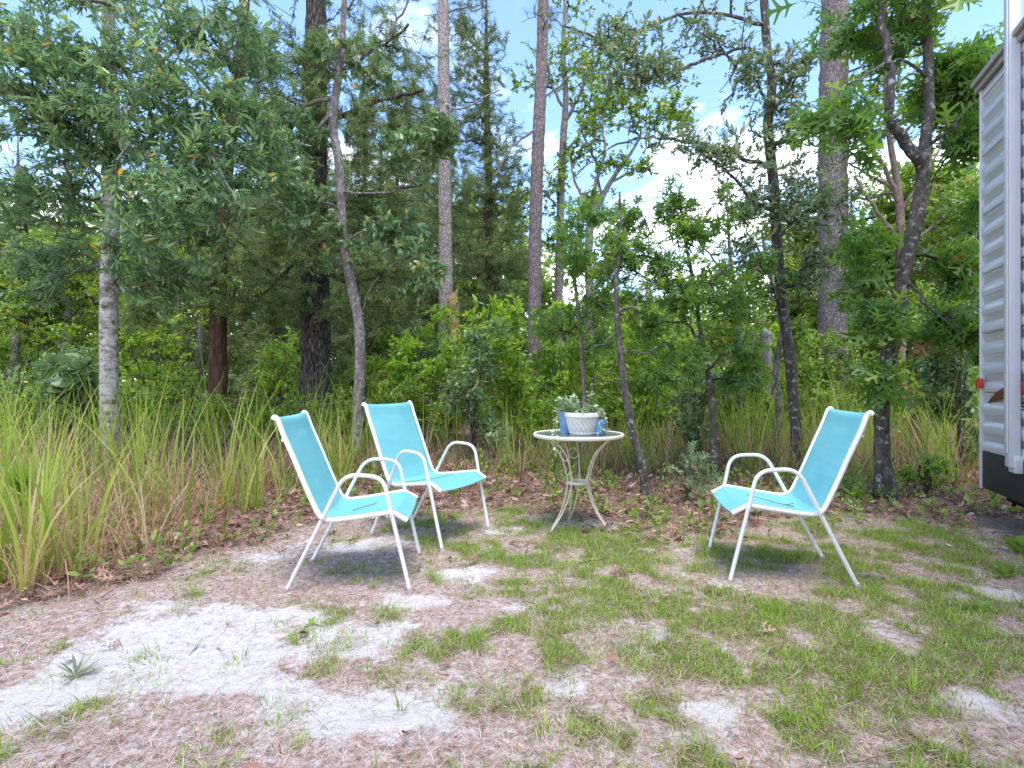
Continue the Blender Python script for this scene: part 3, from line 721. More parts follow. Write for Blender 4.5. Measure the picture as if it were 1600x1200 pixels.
def tree(name, label, cat, trunk, limbs, blobs_, leaf, bark, leafm, seed, group=None, sides=14, rough=0.18, base=None, twigm=None, tip=0.0035, crown='crown', jit=0.09, power=0.44, bare=0.18):
    """trunk/limbs in world coordinates (x,y,z,r)"""
    rng = np.random.default_rng(seed)
    trunk = np.asarray(trunk, float); b0 = trunk[0, :3].copy() if base is None else np.asarray(base, float)
    pts = np.concatenate([blob_points(rng, b) for b in blobs_]) if blobs_ else np.zeros((0, 3))
    pts = pts[pts[:, 2] > 0.12] if len(pts) else pts
    s, R, ti, li, D = grow(rng, trunk, limbs, pts, tip, power, jit)
    if trunk[0, 3] > 0.03:                      # root flare
        for k in range(min(7, len(ti))): R[ti[k]] *= 1 + 0.55 * (1 - k / 7) ** 2
    root = empty(name, b0, 0, label, cat, group)
    V, A = limb_mesh(s, R, [ti], sides, rng, rough); A = A[0]; nb = len(A)
    if li:
        V2, A2 = limb_mesh(s, R, li, 9, rng, rough * .8); A = np.concatenate([A, A2[0] + len(V)]); V = np.concatenate([V, V2]); nb = len(A)
    if s.chains:
        V2, A2 = limb_mesh(s, R, s.chains, 4); A = np.concatenate([A, A2[0] + len(V)]); V = np.concatenate([V, V2])
    me = mesh_np('trunk', V - b0, [A], bark, smooth=True)
    if twigm:
        me.materials.append(twigm); mi = np.zeros(len(A), np.int32); mi[nb:] = 1; me.polygons.foreach_set('material_index', mi)
    link_mesh('trunk', me, root)
    if s.chains:
        lv = rng.random(len(pts)) > bare
        parts = [leafcloud(rng, (pts - b0)[lv], D[lv], **lf) for lf in (leaf if isinstance(leaf, list) else [leaf])]
        link_mesh(crown, card_mesh(crown, parts, leafm), root)
    return root

def tp(*a):
    """trunk path: (px, py, Y, diameter in photo px)"""
    return [(*at(px, py, Y), 0.5 * w / F * Y) for px, py, Y, w in a]
def bl(px, py, Y, rx, ry, ryd, n): return (at(px, py, Y), (rx / F * Y, ryd, ry / F * Y), n)

# bark and leaf materials
B_PALE = barkmat('pale_banded_bark', [(0.33, (0.07, 0.05, 0.04)), (0.43, (0.22, 0.175, 0.145)), (0.52, (0.40, 0.355, 0.31)), (0.66, (0.54, 0.50, 0.46))], (8, 8, 15), bump=0.5, lichen=(0.56, 0.54, 0.50), lamt=0.57, lscale=8, fine=45)
B_GREY = barkmat('grey_speckled_bark', [(0.3, (0.085, 0.065, 0.055)), (0.5, (0.19, 0.155, 0.135)), (0.68, (0.36, 0.32, 0.29))], (14, 14, 9), bump=0.5, lichen=(0.44, 0.43, 0.41), lamt=0.56, lscale=20)
B_OAK = barkmat('dark_oak_bark', [(0.3, (0.035, 0.027, 0.023)), (0.52, (0.105, 0.085, 0.072)), (0.7, (0.21, 0.18, 0.16))], (16, 16, 7), bump=0.9, lichen=(0.46, 0.47, 0.44), lamt=0.565, lscale=17)
B_PINE = barkmat('pine_bark_plates', [(0.0, (0.10, 0.075, 0.07)), (0.08, (0.20, 0.155, 0.145)), (0.30, (0.31, 0.255, 0.245)), (0.6, (0.38, 0.33, 0.325))], (25, 25, 11), 'plates', bump=0.9)
B_PINE2 = barkmat('pale_pine_bark_plates', [(0.0, (0.14, 0.105, 0.095)), (0.08, (0.30, 0.245, 0.225)), (0.30, (0.44, 0.385, 0.36)), (0.6, (0.52, 0.47, 0.45))], (24, 24, 11), 'plates', bump=0.9)
B_CEDAR = barkmat('stringy_cedar_bark', [(0.3, (0.022, 0.012, 0.008)), (0.5, (0.095, 0.050, 0.034)), (0.7, (0.20, 0.125, 0.095))], (34, 34, 4.5), bump=1.0)
B_FURROW = barkmat('dark_furrowed_bark', [(0.0, (0.018, 0.014, 0.013)), (0.10, (0.065, 0.052, 0.046)), (0.35, (0.16, 0.135, 0.125)), (0.6, (0.26, 0.23, 0.215))], (26, 26, 5), 'plates', bump=1.0)
B_TWIG = plain('grey_twig_bark', (0.15, 0.125, 0.11), 0.9, 0.1, 0.3)
B_TWIGD = plain('dark_twig_bark', (0.075, 0.060, 0.052), 0.9, 0.1, 0.3)
L_BAY = leafmat('bay_leaf', [(0, (0.082, 0.153, 0.058)), (0.5, (0.149, 0.255, 0.108)), (0.9, (0.256, 0.387, 0.147)), (0.97, (0.370, 0.491, 0.119)), (1, (0.600, 0.408, 0.097))], 0.36, 0.35)
L_BAY2 = leafmat('glossy_dark_leaf', [(0, (0.093, 0.157, 0.062)), (0.5, (0.164, 0.264, 0.108)), (0.9, (0.277, 0.394, 0.157)), (1, (0.700, 0.450, 0.118))], 0.30, 0.28)
L_LIVE = leafmat('leathery_oak_leaf', [(0, (0.105, 0.175, 0.079)), (0.5, (0.196, 0.276, 0.134)), (0.9, (0.362, 0.435, 0.212)), (0.96, (0.672, 0.489, 0.171)), (1, (0.672, 0.403, 0.141))], 0.42, 0.25)
L_TURK = leafmat('lobed_oak_leaf', [(0, (0.075, 0.160, 0.030)), (0.5, (0.123, 0.239, 0.048)), (0.9, (0.214, 0.345, 0.068)), (0.985, (0.282, 0.398, 0.068)), (1, (0.30, 0.16, 0.09))], 0.36, 0.45)
L_CEDAR = leafmat('cedar_spray', [(0, (0.093, 0.139, 0.052)), (0.5, (0.159, 0.225, 0.081)), (0.93, (0.284, 0.345, 0.119)), (1, (0.435, 0.276, 0.119))], 0.6, 0.30, 0.25)
L_PINE = leafmat('pine_needle', [(0, (0.05, 0.085, 0.03)), (0.5, (0.085, 0.135, 0.045)), (0.93, (0.14, 0.20, 0.06)), (1, (0.28, 0.17, 0.07))], 0.5, 0.25, 0.3)
L_YEL = leafmat('yellow_green_leaf', [(0, (0.138, 0.254, 0.040)), (0.5, (0.245, 0.400, 0.061)), (0.93, (0.398, 0.560, 0.094)), (1, (0.551, 0.348, 0.107))], 0.45, 0.5)
L_MID = leafmat('mid_green_leaf', [(0, (0.105, 0.178, 0.034)), (0.5, (0.188, 0.305, 0.055)), (0.93, (0.329, 0.446, 0.083)), (1, (0.672, 0.339, 0.083))], 0.42, 0.42)
L_GRASS = leafmat('grass_blade', [(0, (0.149, 0.237, 0.039)), (0.45, (0.282, 0.387, 0.066)), (0.75, (0.461, 0.524, 0.118)), (0.9, (0.600, 0.524, 0.198)), (1, (0.600, 0.449, 0.265))], 0.5, 0.45, 0.3)
L_STRAW = leafmat('straw', [(0, (0.264, 0.139, 0.075)), (0.5, (0.502, 0.301, 0.178)), (1, (0.600, 0.519, 0.345))], 0.7, 0.25, 0.2)
L_PSTRAW = leafmat('pink_straw', [(0, (0.266, 0.134, 0.098)), (0.5, (0.534, 0.340, 0.272)), (1, (0.649, 0.630, 0.532))], 0.75, 0.15, 0.2)
L_TURF = leafmat('turf_blade', [(0, (0.131, 0.248, 0.034)), (0.5, (0.263, 0.418, 0.061)), (0.85, (0.458, 0.557, 0.121)), (1, (0.566, 0.587, 0.267))], 0.5, 0.4, 0.3)
L_DEAD = leafmat('dead_leaf', [(0, (0.084, 0.037, 0.025)), (0.4, (0.228, 0.109, 0.075)), (0.75, (0.408, 0.230, 0.167)), (1, (0.600, 0.414, 0.322))], 0.6, 0.12, 0.3)
L_FERN = leafmat('fern_frond', [(0, (0.06, 0.14, 0.025)), (0.5, (0.11, 0.22, 0.04)), (1, (0.20, 0.33, 0.06))], 0.5, 0.5)

BAY = dict(n=19, twig=0.24, size=0.085, shape='lance', spread=0.95, droop=0.35, W=1.15, sv=0.42)
BAYDROOP = dict(n=12, twig=0.18, size=0.085, shape='oval', spread=0.8, droop=0.55)
LIVE = dict(n=14, twig=0.26, size=0.060, shape='oval', spread=0.85, droop=0.1, W=0.85)
TURK = dict(n=6, twig=0.18, size=0.175, shape='lobed', spread=0.95, droop=0.7, W=1.05, sv=0.28, up=0.35)
CEDAR = dict(n=60, twig=0.34, size=0.085, shape='spray', spread=0.85, droop=0.05, W=0.7)
PINE = dict(n=46, twig=0.20, size=0.20, shape='needle', spread=0.85, droop=0.1, W=0.22)
SMALL = dict(n=15, twig=0.2, size=0.05, shape='broad', spread=1.0, droop=0.1, W=0.8)

G = 600 + EYE * F  # px at 1 m
def gy_(Y): return 600 + EYE * F / Y + 2     # photo row of the ground at distance Y

# --- slender pale-barked tree, left
tree('bay_tree', 'slender tree with straight pale banded trunk rising from the tall grass at left', 'tree',
     tp((173, gy_(6.4), 6.4, 26), (171, 640, 6.4, 25), (170, 480, 6.4, 24), (174, 330, 6.42, 22), (175, 200, 6.45, 22), (170, 80, 6.5, 20), (168, -120, 6.5, 14), (172, -300, 6.5, 6)),
     [tp((174, 210, 6.45, 9), (220, 150, 6.1, 7), (262, 88, 5.8, 6), (330, 20, 5.5, 4)), tp((172, 300, 6.4, 6), (90, 200, 6.0, 5), (30, 120, 5.7, 4), (-60, 60, 5.5, 3)),
      tp((175, 250, 6.4, 7), (198, 160, 5.6, 6), (200, 230, 5.3, 4)), tp((174, 330, 6.4, 5), (120, 270, 6.9, 4), (50, 260, 7.3, 3)), tp((174, 180, 6.4, 6), (300, 210, 5.7, 5), (380, 330, 5.5, 3))],
     [bl(60, 160, 5.8, 110, 90, 0.8, 130), bl(290, 180, 5.6, 110, 90, 0.8, 150), bl(300, 320, 5.6, 110, 90, 0.7, 150), bl(40, 300, 6.0, 90, 70, 0.8, 80), bl(180, 90, 6.0, 150, 60, 0.9, 90), bl(400, 230, 6.0, 70, 90, 0.7, 70), bl(350, 60, 6.0, 120, 60, 0.8, 80), bl(200, -60, 6.2, 260, 80, 1.2, 110), bl(60, 420, 6.6, 80, 60, 0.5, 60), bl(230, 420, 6.2, 80, 50, .5, 60), bl(130, 210, 6.0, 60, 80, .6, 60), bl(20, 60, 5.8, 80, 60, .6, 60)],
     BAY, B_PALE, L_BAY, 11, twigm=B_TWIG, sides=20, rough=0.10)
# --- sapling behind the chairs
tree('bay_sapling', 'thin grey sapling with kinked trunk and drooping glossy leaves behind the two left chairs', 'tree',
     tp((556, gy_(7.1), 7.1, 17), (560, 640, 7.1, 17), (562, 520, 7.1, 16), (548, 440, 7.1, 16), (536, 370, 7.1, 14), (530, 260, 7.1, 14), (520, 190, 7.1, 13), (530, 110, 7.1, 11), (536, 40, 7.1, 9), (545, -150, 7.1, 4)),
     [tp((523, 175, 7.1, 6), (470, 222, 6.9, 5.5), (420, 250, 6.7, 4)), tp((520, 150, 7.1, 7), (460, 170, 7.3, 5), (400, 200, 7.6, 4)), tp((540, 110, 7.1, 6), (600, 60, 6.9, 4), (640, 0, 6.8, 3)),
      tp((532, 300, 7.1, 4), (610, 300, 6.7, 3), (660, 260, 6.4, 2.5)), tp((538, 380, 7.1, 4), (600, 350, 6.8, 3), (650, 400, 6.6, 2)), tp((563, 510, 7.1, 2.5), (570, 470, 7.1, 2), (590, 430, 7.1, 1.5))],
     [bl(655, 230, 6.5, 50, 50, 0.45, 42), bl(630, 360, 6.6, 60, 60, 0.5, 46), bl(470, 330, 6.8, 60, 60, 0.5, 36), bl(450, 200, 6.9, 70, 60, .5, 30), bl(560, 90, 7, 90, 50, .7, 40), bl(530, 390, 6.9, 40, 40, .4, 18), bl(660, 440, 6.6, 40, 30, .4, 20), bl(690, 190, 6.4, 30, 40, .4, 16), bl(560, -60, 7, 140, 80, 1, 40)],
     dict(BAYDROOP, size=0.095), B_GREY, L_BAY2, 12, twigm=B_TWIG, rough=0.25)
# --- forked lobed-leaf oak at right
tree('turkey_oak', 'forked dark oak with big lobed leaves and lichen-spotted trunk beside the trailer', 'tree',
     tp((1384, gy_(5.0), 5.02, 24), (1378, 690, 5.02, 22), (1382, 600, 5.02, 22), (1400, 500, 5.02, 23), (1418, 400, 5.02, 21), (1438, 310, 5.0, 20), (1442, 250, 5.0, 17), (1452, 170, 5.0, 14), (1450, 80, 5.0, 13), (1446, -60, 5.0, 12), (1450, -220, 5, 5)),
     [tp((1440, 262, 5.0, 16), (1408, 215, 4.95, 15), (1390, 180, 4.9, 14), (1393, 120, 4.9, 13), (1384, 60, 4.9, 12), (1370, -60, 4.9, 12), (1360, -180, 4.9, 6)), tp((1455, 120, 5, 5), (1400, 95, 4.8, 4), (1330, 130, 4.6, 3)),
      tp((1410, 470, 5.0, 7), (1385, 480, 4.85, 5), (1350, 500, 4.7, 3)), tp((1415, 430, 5, 5), (1460, 490, 4.8, 4), (1500, 520, 4.7, 3)), tp((1445, 230, 5, 6), (1490, 200, 4.9, 5), (1520, 150, 4.9, 3)), tp((1405, 490, 5, 5), (1400, 560, 4.8, 3), (1395, 610, 4.75, 2)), tp((1440, 330, 5.0, 3), (1480, 250, 5.2, 2.5), (1530, 240, 5.4, 2))],
     [bl(1500, 110, 4.9, 50, 60, 0.45, 34), bl(1510, 220, 5.0, 36, 60, .4, 22), bl(1330, 180, 4.6, 60, 60, .35, 10), bl(1365, 500, 4.75, 40, 40, 0.3, 14), bl(1490, 500, 4.8, 45, 60, 0.35, 24), bl(1385, 600, 4.75, 30, 35, 0.25, 9), bl(1350, 380, 4.9, 30, 40, .3, 8), bl(1440, 20, 5, 120, 50, .6, 40), bl(1440, -100, 5, 170, 80, .9, 50), bl(1530, 350, 5.6, 30, 60, .4, 14), bl(1340, 430, 4.9, 30, 40, .3, 7), bl(1500, 150, 5.3, 60, 80, .5, 50), bl(1300, 200, 4.8, 50, 40, .3, 8), bl(1490, 420, 5.0, 40, 50, .3, 20)],
     TURK, B_OAK, L_TURK, 13, twigm=B_TWIGD, rough=0.30, sides=18)
# --- lichen-covered oak behind the right chair
tree('scrub_live_oak', 'slim wavy oak with small leathery leaves behind the right chair back', 'tree',
     tp((1249, gy_(6.6), 6.6, 18), (1243, 660, 6.6, 16), (1234, 560, 6.6, 16), (1222, 470, 6.6, 15), (1214, 380, 6.6, 15), (1208, 280, 6.6, 15), (1200, 200, 6.6, 15), (1206, 130, 6.6, 13), (1198, 70, 6.6, 12), (1190, -80, 6.6, 10), (1185, -200, 6.6, 4)),
     [tp((1206, 260, 6.6, 7), (1140, 240, 6.3, 6), (1080, 222, 6.1, 5), (1020, 214, 6.0, 3.5), (965, 225, 6.0, 3), (900, 270, 6.0, 2)), tp((1200, 110, 6.6, 6), (1170, 75, 6.4, 4.5), (1100, 95, 6.2, 5), (1040, 115, 6.1, 4), (990, 118, 6.0, 3)), tp((1190, 330, 6.5, 6), (1140, 270, 6.2, 4), (1100, 240, 6.1, 3)),
      tp((1212, 380, 6.6, 4), (1260, 330, 6.3, 3), (1310, 320, 6.1, 2)), tp((1218, 430, 6.6, 4), (1180, 380, 6.3, 3), (1150, 320, 6.1, 2)), tp((1205, 180, 6.6, 5), (1240, 130, 6.4, 4), (1270, 80, 6.3, 3)), tp((1200, 40, 6.6, 6), (1080, 20, 6.3, 4.5), (960, 60, 6.1, 4), (880, 40, 6, 3))],
     [bl(1270, 290, 6.2, 60, 55, 0.5, 34), bl(1200, 330, 6.3, 60, 50, 0.5, 30), bl(1170, 400, 6.3, 50, 40, 0.4, 22), bl(1110, 240, 6.1, 60, 28, .3, 30), bl(1010, 110, 6.0, 90, 30, .4, 52), bl(1160, 130, 6.3, 40, 50, .4, 28), bl(1230, 110, 6.4, 50, 60, .5, 36), bl(960, 80, 6.1, 90, 40, .5, 60), bl(1080, 40, 6.2, 100, 40, .5, 30), bl(1290, 410, 6.2, 50, 40, .4, 34), bl(1150, -70, 6.4, 200, 80, 1, 90), bl(1060, 222, 6.0, 60, 22, .25, 18), bl(1230, 230, 6.4, 40, 50, .4, 24), bl(1230, 320, 6.0, 110, 90, .6, 64), bl(1310, 350, 6.0, 60, 70, .5, 26), bl(1180, 420, 6.3, 90, 50, .5, 26), bl(1170, 180, 6.2, 60, 90, .5, 34), bl(1250, 160, 6.2, 50, 100, .5, 30)],
     LIVE, B_OAK, L_LIVE, 14, twigm=B_TWIGD, rough=0.25)
# --- leaning dark sapling right of the table
tree('leaning_sapling', 'thin blackened sapling leaning left just right of the table', 'tree',
     tp((1012, gy_(5.2), 5.2, 15), (1004, 730, 5.2, 13), (985, 660, 5.2, 12), (974, 590, 5.2, 11), (966, 520, 5.2, 9), (963, 440, 5.2, 7), (970, 370, 5.2, 5), (968, 300, 5.2, 3)),
     [tp((966, 520, 5.2, 3), (930, 540, 5.1, 2), (905, 520, 5.0, 1.2)), tp((968, 545, 5.2, 3), (1010, 550, 5.1, 2.4), (1040, 536, 5.0, 1.2)), tp((972, 600, 5.2, 2.5), (930, 600, 5, 1.6), (900, 640, 4.9, 1)), tp((964, 500, 5.2, 2), (935, 470, 5.2, 1.5), (920, 440, 5.1, 1)), tp((970, 570, 5.2, 2), (940, 585, 5.3, 1.5), (915, 600, 5.3, 1))],
     [bl(975, 390, 5.3, 45, 60, .3, 22), bl(1000, 480, 5.4, 40, 40, .3, 14)], dict(SMALL, size=.06, n=8), B_OAK, L_MID, 15, twigm=B_TWIG, rough=.35)
# --- young lobed-leaf oak in the middle right
tree('young_turkey_oak', 'young oak sapling carrying large lobed leaves between table and right chair', 'tree',
     tp((1118, gy_(6.0), 6.0, 9), (1112, 620, 6.0, 8), (1098, 540, 6.0, 7), (1085, 450, 6.0, 6), (1068, 360, 6.0, 4), (1062, 300, 6, 2)),
     [tp((1098, 540, 6, 4), (1060, 480, 5.8, 3), (1030, 400, 5.7, 2)), tp((1088, 470, 6, 4), (1130, 420, 5.8, 3), (1170, 400, 5.8, 2)), tp((1105, 580, 6, 4), (1150, 540, 5.8, 3), (1180, 560, 5.7, 2)), tp((1100, 560, 6, 3), (1060, 560, 5.7, 2)), tp((1090, 480, 6, 3), (980, 420, 5.9, 2), (930, 390, 6, 1.5))],
     [bl(1060, 330, 5.9, 38, 42, .25, 24), bl(1060, 430, 5.8, 70, 50, .4, 46), bl(1120, 480, 5.8, 60, 50, .4, 34), bl(1060, 560, 5.7, 60, 50, .4, 34), bl(1150, 570, 5.8, 50, 45, .35, 26), bl(960, 400, 5.9, 60, 40, .4, 34), bl(900, 400, 6.1, 50, 35, .4, 16), bl(1000, 500, 6.1, 50, 45, .4, 22), bl(1170, 420, 6, 30, 30, .3, 8), bl(950, 330, 6.3, 60, 40, .4, 16), bl(1010, 350, 6.2, 40, 40, .3, 14), bl(1110, 360, 6.0, 40, 40, .3, 14)],
     dict(TURK, size=.125, n=6), B_OAK, L_TURK, 16, twigm=B_TWIGD, rough=.25)
tree('thin_sapling', 'thin grey crooked sapling just left of the slim wavy oak', 'tree',
     tp((1206, gy_(7.2), 7.2, 11), (1216, 640, 7.2, 10), (1212, 580, 7.2, 10), (1222, 500, 7.2, 7), (1200, 420, 7.2, 5), (1190, 360, 7.2, 3)), [], [bl(1190, 460, 7.1, 50, 40, .4, 16), bl(1240, 540, 7.0, 40, 50, .4, 16)], dict(SMALL, n=9), B_GREY, L_MID, 17, twigm=B_TWIG)

# --- red cedars and pines further back
def cedar(name, label, trunk, limbs, blobs_, seed, group=None, n=None, bark=None):
    return tree(name, label, 'tree', trunk, limbs, blobs_, CEDAR if n is None else dict(CEDAR, n=n), bark or B_CEDAR, L_CEDAR, seed, group, twigm=B_TWIGD, tip=0.004, rough=.2)
cedar('red_cedar', 'cedar with thin reddish-brown trunk between the pale tree and the big dark trunk',
      tp((341, gy_(8.8), 8.8, 30), (341, 560, 8.8, 26), (342, 430, 8.8, 24), (350, 300, 8.8, 22), (362, 200, 8.8, 20), (376, 90, 8.8, 18), (384, -60, 8.8, 12), (384, -200, 8.8, 5)),
      [tp((343, 428, 8.8, 7), (290, 450, 8.4, 5), (220, 500, 8.1, 3)), tp((346, 350, 8.8, 7), (420, 330, 8.4, 5), (480, 330, 8.1, 3)), tp((366, 190, 8.8, 7), (320, 130, 8.5, 5), (280, 90, 8.3, 3)), tp((372, 130, 8.8, 6), (340, 60, 8.6, 4))],
      [bl(300, 430, 8.4, 90, 70, .8, 70), bl(420, 380, 8.4, 80, 70, .8, 70), bl(260, 250, 8.6, 90, 90, .8, 60), bl(430, 200, 8.6, 90, 100, .8, 70), bl(340, 80, 8.8, 120, 60, .9, 50), bl(410, 480, 8.6, 70, 40, .6, 36), bl(230, 500, 8.3, 60, 36, .6, 26), bl(370, -80, 8.8, 140, 90, 1, 50)], 21)
cedar('red_cedar', 'big dark cedar with the thickest furrowed trunk left of the sapling',
      tp((496, gy_(9.6), 9.6, 52), (494, 560, 9.6, 46), (492, 430, 9.6, 42), (490, 300, 9.6, 40), (492, 150, 9.6, 36), (494, 20, 9.6, 30), (496, -200, 9.6, 10)),
      [tp((492, 420, 9.6, 8), (560, 440, 9.2, 6), (640, 400, 9.0, 4)), tp((490, 330, 9.6, 8), (580, 300, 9.2, 6), (660, 290, 9, 4)), tp((492, 200, 9.6, 8), (590, 160, 9.2, 6), (660, 140, 9, 4)), tp((494, 90, 9.6, 8), (580, 80, 9.2, 5), (640, 40, 9, 4)), tp((492, 380, 9.6, 7), (440, 430, 9, 5), (400, 470, 8.8, 3))],
      [bl(600, 200, 9.4, 90, 80, .9, 110), bl(610, 320, 9.4, 90, 70, .9, 110), bl(590, 90, 9.4, 110, 60, .9, 90), bl(600, 430, 9.3, 80, 40, .8, 70), bl(450, 300, 9.2, 60, 100, .7, 60), bl(440, 120, 9.2, 90, 80, .8, 60), bl(440, 460, 9.0, 60, 60, .7, 50), bl(495, 350, 8.9, 50, 70, .4, 40), bl(500, 180, 8.9, 50, 60, .4, 40), bl(500, 80, 9.0, 50, 50, .4, 30), bl(560, -60, 9.6, 180, 90, 1.2, 90), bl(530, 500, 9.2, 60, 30, .6, 24)], 22, bark=B_FURROW)
cedar('red_cedar', 'broad cedar filling the gap between the two bare pine trunks',
      tp((770, gy_(13.5), 13.5, 20), (768, 500, 13.5, 17), (764, 300, 13.5, 12), (760, 120, 13.5, 8), (760, 0, 13.5, 3)), [],
      [bl(770, 400, 13.2, 70, 60, 1.1, 187), bl(770, 300, 13.3, 66, 70, 1.1, 187), bl(755, 200, 13.4, 62, 60, 1, 153), bl(745, 110, 13.5, 56, 60, .9, 119), bl(735, 40, 13.5, 50, 50, .8, 68), bl(680, 330, 13.8, 60, 90, 1, 136), bl(660, 180, 13.8, 60, 90, 1, 136), bl(790, 470, 13, 50, 30, .8, 68)], 23, n=60)
def pine(label, trunk, limbs, blobs_, seed, bark=B_PINE, group=None):
    return tree('pine_tree', label, 'tree', trunk, limbs, blobs_, PINE, bark, L_PINE, seed, group, twigm=B_TWIG, tip=0.006, rough=.22, sides=20)
pine('straight pine with pale flaky trunk, left one of the two in the middle',
     tp((697, gy_(12.5), 12.5, 25), (697, 480, 12.5, 22), (696, 380, 12.5, 21), (695, 250, 12.5, 19), (693, 100, 12.5, 18), (692, -150, 12.5, 14), (690, -450, 12.5, 6)),
     [tp((694, 160, 12.5, 4), (720, 170, 12.2, 3), (780, 140, 12, 2)), tp((694, 175, 12.5, 4), (660, 185, 12.2, 3), (620, 160, 12, 2))], [bl(690, -260, 12.5, 160, 120, 1.6, 50), bl(690, 20, 12.3, 80, 40, .8, 16)], 31, B_PINE2)
pine('tall straight pine with reddish plated trunk standing behind the table against the sky gap',
     tp((836, gy_(12.0), 12.0, 23), (835, 500, 12.0, 21), (836, 380, 12.0, 20), (840, 250, 12.0, 19.5), (845, 130, 12.0, 18), (848, 40, 12.0, 17), (852, -200, 12, 13), (855, -450, 12, 6)),
     [tp((842, 200, 12, 4), (800, 230, 11.7, 3), (770, 280, 11.5, 2)), tp((843, 160, 12, 3), (880, 130, 11.8, 2.5), (920, 90, 11.6, 2))], [bl(850, -260, 12, 160, 120, 1.6, 50), bl(860, 30, 12, 60, 40, .8, 14)], 32)
pine('thickest pine trunk with furrowed grey bark between wavy oak and forked oak',
     tp((1304, gy_(11.0), 11.0, 48), (1302, 560, 11.0, 42), (1301, 420, 11.0, 40), (1301, 280, 11.0, 40), (1302, 130, 11.0, 39), (1304, 40, 11.0, 38), (1306, -200, 11, 28), (1306, -450, 11, 8)),
     [tp((1300, 120, 11, 4), (1350, 100, 10.8, 3), (1380, 60, 10.6, 2))], [bl(1305, -280, 11, 200, 130, 1.6, 50)], 33)
# --- scrub trees against the sky
tree('scrub_oak', 'spindly branching oak just right of the reddish pine trunk in the sky gap', 'tree',
     tp((872, gy_(14), 14, 15), (872, 500, 14, 14), (874, 420, 14, 13), (876, 320, 14, 12), (880, 220, 14, 11), (884, 150, 14, 9), (880, 80, 14, 7), (884, -20, 14, 4)),
     [tp((883, 190, 14, 7), (905, 150, 13.8, 5), (920, 110, 13.7, 4), (930, 60, 13.6, 3)), tp((880, 170, 14, 5), (862, 130, 14.2, 4), (850, 70, 14.3, 3)), tp((878, 240, 14, 5), (900, 220, 13.8, 3), (915, 190, 13.7, 2)), tp((876, 330, 14, 4), (850, 300, 13.8, 3), (820, 280, 13.7, 2))],
     [bl(890, 100, 13.9, 50, 60, .9, 70), bl(930, 180, 13.8, 40, 40, .7, 40), bl(870, 270, 13.9, 30, 70, .7, 44), bl(815, 330, 13.9, 40, 60, .7, 36), bl(880, 380, 13.9, 40, 40, .8, 40), bl(830, 100, 14, 40, 50, .8, 26), bl(890, -30, 14, 90, 50, 1, 40)],
     dict(SMALL, size=.09, n=10), B_GREY, L_MID, 41, twigm=B_TWIGD, tip=.006)
tree('scrub_oak', 'leaning oak with fanned bare branches and leafy top in the middle of the sky gap', 'tree',
     tp((924, gy_(11), 11, 14), (922, 500, 11, 13), (920, 400, 11, 12), (924, 345, 11, 11), (940, 310, 11, 9), (960, 275, 11, 7), (985, 240, 11, 5), (1000, 215, 11, 3)),
     [tp((926, 335, 11, 6), (932, 280, 10.9, 5), (945, 240, 10.8, 4), (940, 180, 10.7, 3)), tp((940, 310, 11, 5), (930, 250, 11.2, 4), (905, 200, 11.4, 3)), tp((955, 285, 11, 4), (1000, 262, 10.8, 3), (1020, 270, 10.7, 2)), tp((930, 330, 11, 5), (900, 290, 11.1, 4), (890, 240, 11.2, 3))],
     [bl(960, 160, 10.9, 60, 40, .7, 70), bl(1030, 170, 10.8, 66, 46, .7, 80), bl(960, 100, 10.9, 70, 40, .7, 50), bl(1080, 180, 10.8, 30, 30, .6, 26), bl(920, 210, 11, 40, 50, .6, 36), bl(950, 260, 11, 40, 30, .6, 24), bl(1010, 265, 10.9, 34, 16, .4, 14), bl(915, 330, 11, 34, 36, .5, 24), bl(950, 340, 11, 24, 24, .5, 12)],
     dict(SMALL, size=.075, n=10), B_GREY, L_MID, 42, twigm=B_TWIGD, tip=.006)
tree('scrub_oak', 'pinkish multi-stemmed oak with fine bare branches between thick pine and forked oak', 'tree',
     tp((1404, gy_(10.5), 10.5, 15), (1408, 480, 10.5, 14), (1408, 380, 10.5, 12), (1404, 300, 10.5, 10), (1392, 230, 10.5, 8), (1384, 160, 10.5, 6), (1380, 60, 10.5, 3)),
     [tp((1406, 320, 10.5, 7), (1385, 265, 10.3, 6), (1350, 220, 10.2, 4), (1330, 180, 10.1, 3)), tp((1405, 300, 10.5, 6), (1370, 280, 10.7, 4), (1325, 255, 10.9, 3)), tp((1408, 380, 10.5, 7), (1370, 330, 10.3, 5), (1335, 275, 10.2, 4)), tp((1408, 330, 10.5, 6), (1440, 280, 10.3, 4), (1470, 230, 10.2, 3)), tp((1408, 400, 10.5, 5), (1460, 350, 10.4, 4), (1510, 320, 10.3, 3))],
     [bl(1360, 200, 10.3, 60, 60, .7, 34), bl(1440, 200, 10.3, 60, 60, .7, 34), bl(1350, 300, 10.4, 50, 40, .6, 22), bl(1480, 320, 10.3, 50, 60, .6, 60), bl(1480, 430, 10.3, 50, 50, .7, 60), bl(1400, 140, 10.3, 80, 60, .8, 44), bl(1340, 120, 10.4, 50, 70, .7, 30), bl(1500, 200, 10.4, 40, 70, .7, 44), bl(1390, 380, 10.6, 50, 40, .6, 30), bl(1350, 440, 10.6, 40, 50, .6, 36), bl(1380, 80, 10.5, 90, 60, .9, 50)],
     dict(SMALL, size=.07, n=10), barkmat('pinkish_bark', [(0.3, (.12, .075, .06)), (.7, (.34, .24, .20))], (9, 9, 9)), L_MID, 43, twigm=B_TWIG, tip=.006)
